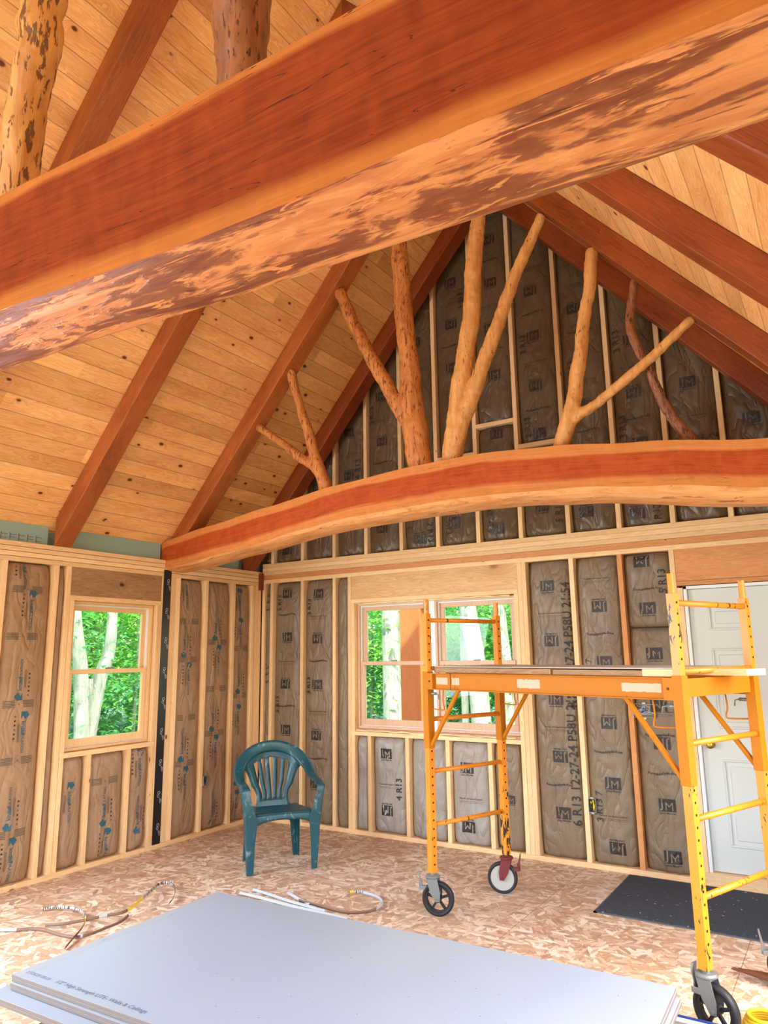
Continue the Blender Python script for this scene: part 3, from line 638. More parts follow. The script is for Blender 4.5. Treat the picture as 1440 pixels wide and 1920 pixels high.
# left wall bays
gl = 'brown batts in the left wall'
LB = [(-3.55, -3.19, T, 2.326, 'at the far left edge of the view'), (-3.151, -2.804, T, 2.326, 'two bays left of the single window, cut by the picture edge'), (-2.766, -2.385, T, 2.326, 'full height, wide one left of the single window'), (-2.347, -2.277, T, 2.326, 'very narrow one left of the single window frame'),
      (-2.198, -1.989, T, .85, 'short one under the left part of the single window'), (-1.951, -1.609, T, .85, 'short wide one under the middle of the single window'), (-1.571, -1.366, T, .85, 'short one under the right part of the single window'),
      (-1.105, -.791, T, 2.326, 'full height one right of the black strip and doubled post'), (-.753, -.421, T, 2.326, 'wrinkled one with a small box low at its left edge'), (-.383, -.139, T, 2.326, 'narrow full height one nearest the room corner')]
for i, (a, c, z0, z1, d) in enumerate(LB):
    batt('L', a+.004, c-.004, z0+.004, z1-.008, KN_P, 'brown batt, left wall, '+d, gl, 1.3 if i == 8 else 1.0, i+1)
gb = 'grey brown batts in the lower back wall'
BB = [(.05, .126, T, 2.35, 'very narrow one in the room corner', JM_P), (.164, .53, T, 2.35, 'full height one behind the teal chair', JM_P), (.568, .933, T, 2.35, 'full height one just right of the teal chair back', JM_P), (.971, 1.117, T, 2.35, 'narrow plain one left of the double window', JM_P),
      (1.194, 1.336, T, .865, 'narrow short one under the left end of the double window', JM_LIT), (1.374, 1.739, T, .865, 'short lit one under the left sash with a logo and R13', JM_LIT), (1.777, 2.144, T, .865, 'short creased one behind the near left scaffold post', JM_LIT), (2.182, 2.541, T, .865, 'short lit one seen through the scaffold ladder', JM_LIT), (2.579, 2.838, T, .865, 'short one under the right end of the double window', JM_P),
      (2.955, 3.327, T, 2.35, 'full height one with long date print right of the double window', JM_P), (3.365, 3.716, T, 2.35, 'full height one between the date print batt and the knotty stud', JM_P), (3.754, 4.106, T, 1.78, 'lower piece left of the white door', JM_P), (3.754, 4.106, 1.775, 2.35, 'upper piece left of the white door', JM_P)]
for i, (a, c, z0, z1, d, m) in enumerate(BB):
    batt('B', a+.004, c-.004, z0+.004, z1-.008, m, 'grey batt, back wall, '+d, gb, 1.8 if m is JM_LIT else 1.1, i+20)
gg = 'grey brown batts in the gable'
xs = [0.03]+gx+[5.56]
gd = ['sliver', 'first low', 'second', 'third', 'fourth', 'fifth', 'sixth', 'seventh', 'eighth', 'ninth', 'tenth', 'eleventh', 'twelfth', 'thirteenth', 'last']
for i in range(len(xs)-1):
    a, c = xs[i]+T/2+.004, xs[i+1]-T/2-.004
    rf = lambda s: roof(s)-.03
    splits = {6: 3.35, 7: 3.60, 8: 3.345}.get(i)
    base = 'shaded batt in the gable, bay %s from the left' % (ORD[i] if i < 14 else 'fifteenth')
    if splits:
        batt('B', a, c, 2.562, splits-.004, JM_SHADE, base+', piece below the block', gg, 1.0, i+50)
        batt('B', a, c, splits+T+.004, rf, JM_SHADE, base+', tall piece above the block', gg, 1.0, i+70)
    else:
        batt('B', a, c, 2.562, rf, JM_SHADE, base, gg, 1.0, i+50)

# ================================================================== RAFTERS
def rafter(side, yn, yf, x0, label, m, wane=0):
    P = []
    for x in (x0, XR):
        xx = x if side == 1 else 2*XR-x; P.append((xx, roof(x)-OFF, roof(x)-.001))
    (xa, la, ha), (xb, lb, hb) = P
    b = MB(); n = 12
    V = []
    for k in range(n+1):
        t = k/n; x = xa+(xb-xa)*t; lo = la+(lb-la)*t; hi = ha+(hb-ha)*t
        lo += wane*noise.noise(Vector((x*1.7, yn, 0)))*.6
        V += [(x, yn, hi), (x, yn, lo), (x, yf, lo+wane*.5*noise.noise(Vector((x*2.1, yf, 5)))), (x, yf, hi)]
    F = []
    for k in range(n):
        for j in range(4):
            q = (k*4+j, k*4+(j+1) % 4, (k+1)*4+(j+1) % 4, (k+1)*4+j); F.append(q if side == 1 else q[::-1])
    e = (0, 3, 2, 1); F.append(e if side == 1 else e[::-1]); e = tuple(n*4+j for j in range(4)); F.append(e if side == 1 else e[::-1])
    b.add(V, F); g = Vector((xb-xa, 0, lb-la)).normalized()
    o = b.build('rafter', m, grain=tuple(g), bevel=.006, origin=(xa, yn, la))
    return tag(o, label, 'rafter', 'sloping cherry rafters')
RY = [(-.26, -.10, 'against the insulated gable'), (-1.235, -1.075, 'that the forked branch posts prop up'), (-2.41, -2.26, 'between the two curved ties'), (-3.595, -3.44, 'seen just above the near curved beam'), (-4.78, -4.62, 'directly over the near curved beam')]
for i, (a, c, d) in enumerate(RY):
    rafter(1, a, c, -.005 if i else -.03, 'reddish brown rafter on the left slope, '+d, CHERRY2 if i == 0 else CHERRY, .02)
    rafter(-1, a, c, -.005, 'reddish brown rafter on the right slope, '+d, CHERRY2, .03 if i == 0 else .02)

# ================================================================== CURVED TIES
def interp(tab, x):
    if x <= tab[0][0]: return tab[0][1]
    for (a, p), (c, q) in zip(tab, tab[1:]):
        if x <= c:
            t = (x-a)/(c-a); t = t*t*(3-2*t)*.5+t*.5; return p+(q-p)*t
    return tab[-1][1]
def tie(yn, yf, top, bot, under, label, slab, bark, x0, x1, name='curved_tie_beam', clip=True, seed=0, farup=.05, bulge=.02):
    n = 90; rows = []
    for k in range(n+1):
        x = x0+(x1-x0)*k/n
        wv = noise.noise(Vector((x*1.3, seed, 0)))*.012+noise.noise(Vector((x*4, seed, 3)))*.005
        zt = interp(top, x)+wv*.5; zb = interp(bot, x)+wv; zu = interp(under, x)-wv*.6
        if clip: lim = roof(x)-.004; zt = min(zt, lim)
        zb = min(zb, zt-.02); zu = min(zu, zb-.005)
        rows.append((x, zt, zb, zu))
    yc = (yn+yf)/2
    b = MB(); q = MB()
    def us(r, j, m=9):                # underside profile point j of m
        x, zt, zb, zu = r; t = j/m; y = yn+(yf-yn)*t
        zfar = zb+farup
        lin = zb+(zfar-zb)*t; sag = (lin-zu)
        prof = math.sin(math.pi*min(1, max(0, t)))**.7
        y += -bulge*math.sin(math.pi*min(1, 2*t))*(1 if t < .5 else 0)
        rgh = noise.noise(Vector((x*3.0, j*.7, seed+9)))*.006*prof
        return (x, y, lin-sag*prof+rgh)
    m = 9
    for k in range(n):
        r, s = rows[k], rows[k+1]; ru, su = r[0]+seed*3, s[0]+seed*3
        b.quad([(r[0], yn, r[2]), (s[0], yn, s[2]), (s[0], yn, s[1]), (r[0], yn, r[1])], [(ru, 0), (su, 0), (su, 1), (ru, 1)])
        b.quad([(s[0], yf, s[2]+farup), (r[0], yf, r[2]+farup), (r[0], yf, r[1]), (s[0], yf, s[1])], [(su, 0), (ru, 0), (ru, 1), (su, 1)])
        # slightly crowned top
        zc = .012
        for (ya, za, yb, zb_) in ((yn, 0, yc, zc), (yc, zc, yf, 0)):
            b.quad([(r[0], ya, r[1]+za), (s[0], ya, s[1]+za), (s[0], yb, s[1]+zb_), (r[0], yb, r[1]+zb_)], [(ru, .99), (su, .99), (su, .97), (ru, .97)], 1)
        for j in range(m):
            p = [us(r, j), us(s, j), us(s, j+1), us(r, j+1)][::-1]
            u2 = [(su if i in (1, 2) else ru, 0) for i in range(4)]
            q.quad(p, [(ru, (j+1)*.04), (su, (j+1)*.04), (su, j*.04), (ru, j*.04)])
    for r, fl in ((rows[0], 0), (rows[-1], 1)):
        p = [(r[0], yn, r[2]), (r[0], yn, r[1]), (r[0], yf, r[1]), (r[0], yf, r[2]+farup)]+[us(r, j) for j in range(m-1, 0, -1)]
        b.quad(p if fl == 0 else p[::-1], [(.1, .5)]*len(p))
    o = b.build(name, [slab, SAP], origin=(x0, yc, rows[0][2]))
    tag(o, label, 'beam')
    u = q.build('waney_underside', bark, smooth=True); kid(u, o); u['label'] = 'naturally rounded underside with bark patches'
    return o
top = [(-.12, 2.60), (0, 2.655), (.52, 2.727), (1.2, 2.82), (1.91, 2.905), (2.6, 2.955), (3.174, 2.965), (3.7, 2.93), (4.248, 2.863), (4.94, 2.765), (5.6, 2.66)]
bot = [(-.12, 2.40), (.254, 2.412), (.917, 2.495), (1.616, 2.595), (2.085, 2.635), (2.6, 2.660), (3.164, 2.665), (3.836, 2.632), (4.355, 2.572), (4.917, 2.485), (5.6, 2.37)]
und = [(-.12, 2.36), (.275, 2.395), (1.055, 2.485), (1.944, 2.578), (2.851, 2.60), (3.39, 2.592), (3.835, 2.55), (4.886, 2.405), (5.6, 2.30)]
tie(-1.30, -.98, top, bot, und, 'long curved cherry tie beam in front of the gable carrying forked branch posts', SLAB_F, BARK_F, -.06, 5.66, seed=1, farup=.0)
topn = [(x, z) for x, z in [(-.12, 2.50), (1.0, 2.68), (2.0, 2.78), (2.8, 2.83), (3.37, 2.845), (4.13, 2.795), (4.62, 2.78), (5.2, 2.73), (5.7, 2.66)]]
botn = [(-.12, 2.30), (1.0, 2.38), (2.0, 2.46), (2.8, 2.50), (3.42, 2.488), (4.2, 2.448), (4.62, 2.434), (5.2, 2.42), (5.7, 2.38)]
undn = [(x, z-.035) for x, z in botn]
NT = tie(-4.815, -4.53, topn, botn, undn, 'huge curved cherry beam crossing the top of the picture close to the camera', SLAB_N, BARK_N, -.06, 5.66, seed=2, farup=.075)
# knot on the near beam's underside
b = MB(); kc = (4.88, -4.69, 2.404)
def kf(u, v):
    a = u*2*math.pi; r = (.052-.052*v)*(1+.28*noise.noise(Vector((math.cos(a)*1.5, math.sin(a)*1.5, 2))))
    return (kc[0]+r*1.35*math.cos(a), kc[1]+r*.62*math.sin(a), kc[2]+.004-.010*math.sin(math.pi*min(1, v*1.6))*(v < .62)+.006*(v > .75))
for j in range(6):
    for i in range(20):
        b.quad([kf(i/20, j/6), kf(i/20, (j+1)/6), kf((i+1)/20, (j+1)/6), kf((i+1)/20, j/6)], None, 0 if j < 1 else (1 if j < 3 else 0))
kid(b.build('knot', [plain('knot_dark', S(92, 46, 30), .6), plain('knot_ring', S(176, 112, 70), .6)], smooth=True), NT)

# ================================================================== BRANCH POSTS
def post(chains, y, m, label, seed=0, sub=None, ybend=.0):
    b = MB()
    for ch in chains:
        pts = [(c[0], y+(c[3] if len(c) > 3 else ybend*noise.noise(Vector((c[0]*3, c[1]*3, seed)))), c[1], c[2]) for c in ch]
        sp = spline([p[:3] for p in pts], 7); rr = []
        for i in range(len(pts)-1):
            for k in range(7): t = k/7; rr.append(pts[i][3]*(1-t)+pts[i+1][3]*t)
        rr.append(pts[-1][3])
        rr = [r*(1+.10*noise.noise(Vector((p.x*9, p.z*9, seed)))) for r, p in zip(rr, sp)]
        sp = [p+Vector((noise.noise(p*5+Vector((seed, 0, 0)))*.012, noise.noise(p*4)*.012, 0)) for p in sp]
        b.tube(sp, rr, 16)
    z0 = min(v[2] for v in b.v); x0 = chains[0][0][0]
    o = b.build('forked_branch_post' if len(chains) > 1 else 'branch_post', m, smooth=True, origin=(x0, y, z0))
    rm = o.modifiers.new('remesh', 'REMESH'); rm.mode = 'VOXEL'; rm.voxel_size = .011; rm.use_smooth_shade = True
    sm = o.modifiers.new('smooth', 'SMOOTH'); sm.factor = .5; sm.iterations = 6
    tx = bpy.data.textures.new('bumps', 'CLOUDS'); tx.noise_scale = .05
    dm = o.modifiers.new('disp', 'DISPLACE'); dm.texture = tx; dm.strength = .012; dm.mid_level = .5
    return tag(o, label, 'post', None)
B1=[(1.72, 2.90, 0.063), (1.69, 3.0, 0.056), (1.63, 3.161, 0.050), (1.514, 3.507, 0.041), (1.394, 3.819, 0.037), (1.337, 4.053, 0.042)]
B1b=[(1.68, 3.03, 0.050), (1.60, 3.14, .045), (1.43, 3.263, 0.041), (1.19, 3.446, 0.033), (0.956, 3.611, 0.038)]
B2=[(2.63, 2.92, 0.1), (2.611, 3.0, 0.097), (2.572, 3.311, 0.098), (2.541, 3.576, 0.091), (2.536, 3.797, 0.079), (2.486, 4.399, 0.073), (2.458, 4.976, 0.07), (2.45, 5.34, .068)]
B2b=[(2.56, 3.30, .075), (2.50, 3.408, 0.07), (2.37, 3.612, 0.060), (2.198, 3.922, 0.056), (2.016, 4.296, 0.053), (1.858, 4.65, 0.05)]
B3=[(2.87, 2.94, 0.078), (2.882, 3.03, 0.076), (2.92, 3.284, 0.072), (2.985, 3.647, 0.070), (3.076, 4.052, 0.068), (3.116, 4.477, 0.065), (3.182, 4.97, 0.053), (3.2, 5.27, .05)]
B3b=[(2.89, 3.05, .075), (2.96, 3.25, 0.064), (3.06, 3.445, 0.056), (3.217, 3.803, 0.055), (3.368, 4.14, 0.047), (3.531, 4.47, 0.043), (3.675, 4.71, 0.036)]
B4=[(3.69, 2.91, .06), (3.708, 2.975, 0.058), (3.783, 3.179, 0.054), (3.846, 3.451, 0.051), (3.902, 3.746, 0.044), (3.97, 4.042, 0.044), (4.01, 4.32, 0.044)]
B4b=[(3.76, 3.10, 0.045), (3.82, 3.15, .042), (3.966, 3.217, 0.035), (4.255, 3.394, 0.034), (4.595, 3.648, 0.03)]
B5=[(4.53, 2.80, .048), (4.513, 2.854, 0.046), (4.425, 3.018, 0.037), (4.352, 3.174, 0.034), (4.304, 3.382, 0.031), (4.235, 3.564, 0.031), (4.205, 3.741, 0.032), (4.255, 4.05, 0.028)]
post([B1, B1b], -1.15, BR_O, 'smallest forked branch post, leftmost on the far curved tie', 1)
post([B2, B2b], -1.15, BR_O, 'thickest forked branch post, orange with a thin left arm, on the far curved tie', 2)
post([B3, B3b], -1.15, BR_G, 'smooth golden V shaped branch post near the middle of the far curved tie', 3)
post([B4, B4b], -1.15, BR_G, 'forked branch post on the right of the far tie with a long arm leaning right', 4)
post([[(a, z, r, .07 if z < 3.3 else .03) for a, z, r in B5]], -1.12, BR_D, 'crooked dark branch post behind the long leaning arm', 5)
N1=[(3.12, 2.78, .070), (3.13, 3.0, 0.071), (3.167, 3.189, 0.064), (3.19, 3.373, 0.060), (3.221, 3.537, 0.064), (3.216, 3.682, 0.066), (3.241, 3.834, 0.067), (3.26, 5.2, .06)]
N1k=[(3.2, 3.60, .03), (3.12, 3.66, 0.027), (3.10, 3.72, 0.020)]
N2=[(4.125, 2.74, .055), (4.122, 2.975, 0.060), (4.118, 3.075, 0.068), (4.118, 3.2, 0.074), (4.126, 3.29, 0.070), (4.14, 4.18, .06)]
post([N1, N1k], -4.66, BR_N, 'mottled branch post with a side stub at the top left corner, on the near beam', 6)
post([N2], -4.66, BR_D, 'short thick brown branch post on the near beam near the top of the picture', 7)

# ================================================================== WINDOWS
def frame_box(b, ax, lo, hi, z0, z1, d0, d1, t, mi=0, tb=None):
    """rectangular ring; ax 'L': runs along y at x depth d0..d1, 'B': runs along x at y depth d0..d1"""
    tb = tb or t
    for (a0, a1, c0, c1) in ((lo, hi, z0, z0+tb), (lo, hi, z1-t, z1), (lo, lo+t, z0+tb, z1-t), (hi-t, hi, z0+tb, z1-t)):
        if ax == 'L': b.box((d0, a0, c0), (d1, a1, c1), mi)
        else: b.box((a0, d0, c0), (a1, d1, c1), mi)
SASHW = wood('sash_pine', S(244, 206, 152), S(228, 178, 118), S(150, 100, 60), .02, 3, .4)
SASHP = wood('sash_pinkish', S(232, 196, 160), S(212, 166, 128), S(150, 100, 60), .02, 3, .4)
def dh_window(name, ax, lo, hi, z0, z1, mid, depth, m, msash):
    sg = -1 if ax == 'L' else 1
    R = lambda a, c: (min(sg*a, sg*c), max(sg*a, sg*c))
    root = empty(name, (0, (lo+hi)/2, z0) if ax == 'L' else ((lo+hi)/2, 0, z0)); root['kind'] = 'structure'
    b = MB(); d = R(depth, .135); frame_box(b, ax, lo, hi, z0, z1, d[0], d[1], .022); kid(b.build('window_frame', m, grain=(0, 0, 1), bevel=.002), root)
    b = MB(); d = R(.075, .13); frame_box(b, ax, lo+.022, hi-.022, z0+.022, z1-.022, d[0], d[1], .012); kid(b.build('white_liner', WHITE, bevel=.001), root)
    a, c = lo+.034, hi-.034
    b = MB(); d = R(.098, .123); frame_box(b, ax, a, c, mid-.02, z1-.03, d[0], d[1], .042, tb=.03); us = kid(b.build('upper_sash', msash, grain=(0, 0, 1), bevel=.003), root)
    b = MB(); d = R(.066, .094); frame_box(b, ax, a, c, z0+.03, mid+.018, d[0], d[1], .036, tb=.055); ls_ = kid(b.build('lower_sash', msash, grain=(0, 0, 1), bevel=.003), root)
    for (zz0, zz1, dd, par) in ((mid+.005, z1-.068, .110, us), (z0+.08, mid-.015, .080, ls_)):
        g = MB(); q = R(dd, dd+.003)
        if ax == 'L': g.box((q[0], a+.033, zz0), (q[1], c-.033, zz1))
        else: g.box((a+.033, q[0], zz0), (c-.033, q[1], zz1))
        gp = g.build('glass', GLASS); gp.matrix_parent_inverse = Matrix.Identity(4); gp.parent = par
        gp.matrix_parent_inverse = (Matrix.Translation(root.location)).inverted() if False else Matrix.Identity(4)
        par_off = par.matrix_parent_inverse.copy()
    g = MB(); mm = (lo+hi)/2; q = R(.062, .085)
    if ax == 'L': g.box((q[0], mm-.03, mid+.018), (q[1], mm+.03, mid+.03))
    else: g.box((mm-.03, q[0], mid+.018), (mm+.03, q[1], mid+.03))
    kid(g.build('sash_lock', GREYM, bevel=.003), root)
    return root
dh_window('window_1', 'L', -2.196, -1.372, .892, 2.058, 1.497, .045, SASHW, SASHW)
dh_window('window_2', 'B', 1.196, 1.985, .925, 2.085, 1.52, .05, SASHP, SASHP)
dh_window('window_3', 'B', 2.045, 2.836, .925, 2.085, 1.52, .05, SASHP, SASHP)
b = MB(); b.box((1.985, .055, .925), (2.045, .125, 2.085)); tag(b.build('trim_1', WHITE, bevel=.003), kind='structure')
b = MB(); b.box((1.196, .02, .90), (2.836, .125, .925)); tag(b.build('trim_2', plain('pink_sill', S(206, 150, 120), .6), bevel=.003), kind='structure')
# bead of expanding foam under and over the double window
b = MB(); b.tube([(1.2+.055*k, .012, .908+random.uniform(-.004, .004)) for k in range(30)], [random.uniform(.004, .0095) for k in range(30)], 7)
tag(b.build('foam_bead', GRN, smooth=True, origin=(2, .012, .9)), 'lumpy cream spray foam bead along the sill of the double window', 'foam')
b = MB(); b.tube([(1.2+.055*k, .02, 2.083+random.uniform(-.004, .004)) for k in range(30)], [random.uniform(.004, .009) for k in range(30)], 7)
tag(b.build('foam_bead', GRN, smooth=True, origin=(2, .02, 2.08)), 'cream spray foam bead along the top of the double window', 'foam')

# ================================================================== DOOR
dr = empty('door_1', (4.66, .04, .09)); dr['kind'] = 'structure'
b = MB(); x0, x1 = 4.212, 5.126
b.box((x0, .035, .09), (x1, .075, 2.045)); kid(b.build('door_leaf', DOORW, bevel=.002), dr)
b = MB()
for c0, c1 in ((4.338, 4.60), (4.738, 5.0)):
    for z0, z1 in ((.26, .84), (1.05, 1.61), (1.74, 1.92)):
        frame_box(b, 'B', c0, c1, z0, z1, .022, .036, .016); b.box((c0+.045, .024, z0+.045), (c1-.045, .036, z1-.045))
kid(b.build('panel_molding', DOORW, bevel=.006), dr)
b = MB(); b.box((4.186, .0, .085), (4.21, .09, 2.07)); b.box((4.186, .0, 2.047), (5.15, .09, 2.07)); b.box((5.128, 0, .085), (5.15, .09, 2.07)); kid(b.build('door_frame', WHITE, bevel=.002), dr)
b = MB()
prof = [(0, .028), (.006, .028), (.009, .012), (.03, .011), (.036, .022), (.05, .027), (.06, .022), (.064, .006)]
b.tube([(4.272, .035-d, .938) for d, r in prof], [r for d, r in prof], 20); kid(b.build('door_knob', BRASS, smooth=True), dr)
for zc in (.938, 1.10):
    b = MB(); b.box((4.199, .03, zc-.04), (4.214, .036, zc+.04)); kid(b.build('latch_plate', SILVER), dr)

# ================================================================== OUTLET BOXES
def obox(side, s0, s1, z0, z1, label, wires):
    b = MB(); t = .003; d0, d1 = -.010, .055       # opening slightly proud of the studs, body goes back into the bay
    ring = [(s0, s1, z0, z0+t), (s0, s1, z1-t, z1), (s0, s0+t, z0, z1), (s1-t, s1, z0, z1)]
    for a, c, e, f in ring:
        if side == 'B': b.box((a, d0, e), (c, d1, f))
        else: b.box((-d1, a, e), (-d0, c, f))
    if side == 'B': b.box((s0, d1-.003, z0), (s1, d1, z1))
    else: b.box((-d1, s0, z0), (-d1+.003, s1, z1))
    for e in (z0-.012, z1-.002):
        m_ = (s0+s1)/2
        if side == 'B': b.box((m_-.012, d0, e), (m_+.012, d0+.002, e+.014))
        else: b.box((-d0-.002, m_-.012, e), (-d0, m_+.012, e+.014))
    o = b.build('electrical_box', SILVER, bevel=.001, origin=(s0, 0, z0) if side == 'B' else (0, s0, z0)); tag(o, label, 'outlet box')
    for k, (col, n_) in enumerate(wires):
        for j in range(n_):
            pts = []
            for q in range(6):
                s = s0+.012+(s1-s0-.024)*random.random(); z = z0+.012+(z1-z0-.024)*(q/5 if q % 2 else random.random()); d = -.004+.03*random.random()
                pts.append((s, d, z) if side == 'B' else (-d, s, z))
            w_ = MB(); w_.tube(spline(pts, 5), .0032, 6); kid(w_.build('wire', col, smooth=True), o)
    return o
obox('B', 3.366, 3.425, .40, .50, 'single metal outlet box with yellow wires low on a stud left of the door', [(YEL, 2), (BLACK, 1)])
obox('B', 3.756, 3.915, 1.11, 1.21, 'wide triple metal switch box full of pale wires below the scaffold platform', [(INK_W, 5), (SILVER, 2), (BLUEP, 1)])
obox('L', -.75, -.70, .43, .52, 'small dark outlet box low in the left wall near the corner', [(CONDUIT, 2)])

# ================================================================== CHAIR
ch = empty('plastic_armchair', (1.208, -1.105, 0), math.atan2(.8, .6))
tag(ch, 'teal moulded plastic armchair with fanned slat back, dusty, near the corner', 'chair')
def grid(nu, nv, fn, skip=None):
    V = [fn(i/nu, j/nv) for j in range(nv+1) for i in range(nu+1)]
    F = [(j*(nu+1)+i, j*(nu+1)+i+1, (j+1)*(nu+1)+i+1, (j+1)*(nu+1)+i) for j in range(nv) for i in range(nu) if not (skip and skip(i, j))]
    return V, F
def solid(o, t, off=0, sub=0):
    s = o.modifiers.new('solid', 'SOLIDIFY'); s.thickness = t; s.offset = off
    if sub: q = o.modifiers.new('sub', 'SUBSURF'); q.levels = sub; q.render_levels = sub
# seat (chair faces local -Y)
b = MB()
def seatf(u, v):
    y = -.225+.42*v; hw = .232-.035*v; x = (2*u-1)*hw
    z = .425-.022*v-.016*math.sin(math.pi*v)*(1-(2*u-1)**2)
    if v < .08: z -= .006
    return (x, y, z)
V, F = grid(12, 12, seatf); b.add(V, F)
n_ = len(b.v)
# skirts: front apron arched, sides and back
def ap(u, v):
    x = (2*u-1)*.232; drop = .045+.045*abs(2*u-1)**3; return (x, -.225-.004*v, .419-drop*v)
V, F = grid(16, 3, ap); b.add(V, F)
for sg in (-1, 1):
    def sk(u, v, sg=sg): return (sg*(.232-.035*u+.004*v), -.225+.42*u, .423-.022*u-(.04+.03*abs(2*u-1)**3)*v)
    V, F = grid(12, 3, sk); b.add(V, F)
def bk_(u, v): return ((2*u-1)*.197, .195, .403-.045*v)
V, F = grid(8, 2, bk_); b.add(V, F)
o = b.build('seat', TEAL, ch, smooth=True); solid(o, .007)
# backrest with fan slots
cf = [-.62, -.32, 0, .32, .62]
edges = [-1]
for c_ in cf: edges += [c_-1, c_+1]     # placeholders, resolved per row
NV = 26
def topz(x): return .60+math.sqrt(max(.0, .262**2-min(abs(x), .26)**2))
def xw(v):                            # half width as the fan opens
    return .150-.022*math.sin(math.pi*min(1, v/.45))+.085*max(0, (v-.22)/.78)**1.15
def colx(v):
    h = .016+.078*v; cs = [-1, -.84]
    for c_ in cf: cs += [c_-h, c_+h]
    cs += [.84, 1]; return sorted(cs)
rowsV = []; NC = len(colx(0))
b = MB(); V = []
for j in range(NV+1):
    v = j/NV; cs = colx(v)
    for c_ in cs:
        xe = c_*xw(v); zt_ = topz(xe)-.02; z = .385+(zt_-.385)*v
        y = .175+.235*(z-.385)-.55*xe*xe*(1+v)
        V.append((xe, y, z))
slot_cols = {i for i in range(NC-1) if any(abs((colx(.5)[i]+colx(.5)[i+1])/2-c_) < .02 for c_ in cf)}
F = []
for j in range(NV):
    v = (j+.5)/NV
    for i in range(NC-1):
        if i in slot_cols and .17 < v < .86: continue
        F.append((j*NC+i, j*NC+i+1, (j+1)*NC+i+1, (j+1)*NC+i))
b.add(V, F); o = b.build('backrest', TEAL, ch, smooth=True); solid(o, .008)
# continuous rim: arm - back arch - arm
path = [(-.292, -.235, .600, 0), (-.296, -.15, .622, 0), (-.298, -.02, .628, .05), (-.300, .09, .66, .35), (-.288, .175, .725, .75), (-.225, .232, .808, 1), (-.12, .262, .863, 1), (0, .272, .882, 1)]
path = path+[(-x, y, z, k) for x, y, z, k in path[-2::-1]]
P = spline([p[:3] for p in path], 5); K = []
for i in range(len(path)-1):
    for k in range(5): t = k/5; K.append(path[i][3]*(1-t)+path[i+1][3]*t)
K.append(path[-1][3])
b = MB(); V = []; cross = [(-.5, -.2), (-.5, .35), (-.30, .5), (.30, .5), (.5, .35), (.5, -.2)]
for i, (p, k) in enumerate(zip(P, K)):
    d = (P[min(i+1, len(P)-1)]-P[max(i-1, 0)]).normalized()
    outw = Vector((p.x, p.y*.2+.02*0, 0)); outw = Vector((p.x, 0, .0)).normalized() if abs(p.x) > .01 else Vector((0, 0, 1))
    radial = Vector((p.x, 0, max(0, p.z-.60))).normalized()
    wd = (outw*(1-k)+radial*k); wd = (wd-d*wd.dot(d)).normalized(); nn = d.cross(wd); 
    face = Vector((0, -1, 0))*k+Vector((0, 0, 1))*(1-k)
    if nn.dot(face) < 0: nn = -nn
    w_ = .060*(1-k)+.086*k; t_ = .022
    for cx_, cy_ in cross: V.append(p-wd*(.5*w_*k*.5)+wd*cx_*w_+nn*cy_*t_)
m_ = len(cross)
F = [(i*m_+j, i*m_+j+1, (i+1)*m_+j+1, (i+1)*m_+j) for i in range(len(P)-1) for j in range(m_-1)]
b.add(V, F); o = b.build('arm_and_back_rim', TEAL, ch, smooth=True); solid(o, .006)
# legs: L shaped tapering sections
def lleg(pts, name='leg'):
    b = MB(); V = []; nP = 10
    SP = spline([p[:3] for p in pts], 5); W_ = []
    for i in range(len(pts)-1):
        for k in range(5): t = k/5; W_.append([pts[i][q]*(1-t)+pts[i+1][q]*t for q in (3, 4)])
    W_.append(list(pts[-1][3:5]))
    for p, (wa, wb) in zip(SP, W_):
        sx = 1 if p.x > 0 else -1; sy = -1 if pts[-1][1] < 0 else 1
        V += [Vector((p.x-sx*wa, p.y, p.z)), Vector((p.x-sx*.006, p.y, p.z)), Vector((p.x, p.y-sy*.006, p.z)), Vector((p.x, p.y-sy*wb, p.z))]
    F = [(i*4+j, i*4+j+1, (i+1)*4+j+1, (i+1)*4+j) for i in range(len(SP)-1) for j in range(3)]
    b.add(V, F); o = b.build(name, TEAL, ch, smooth=False); solid(o, .007); return o
for sx in (-1, 1):
    lleg([(sx*.322, -.228, .608, .060, .10), (sx*.318, -.236, .57, .058, .075), (sx*.298, -.240, .44, .075, .062), (sx*.290, -.238, .38, .092, .075), (sx*.278, -.232, .20, .062, .055), (sx*.266, -.226, .0, .042, .042)])
    lleg([(sx*.205, .195, .405, .085, .10), (sx*.215, .205, .30, .065, .075), (sx*.225, .222, .0, .038, .04)])

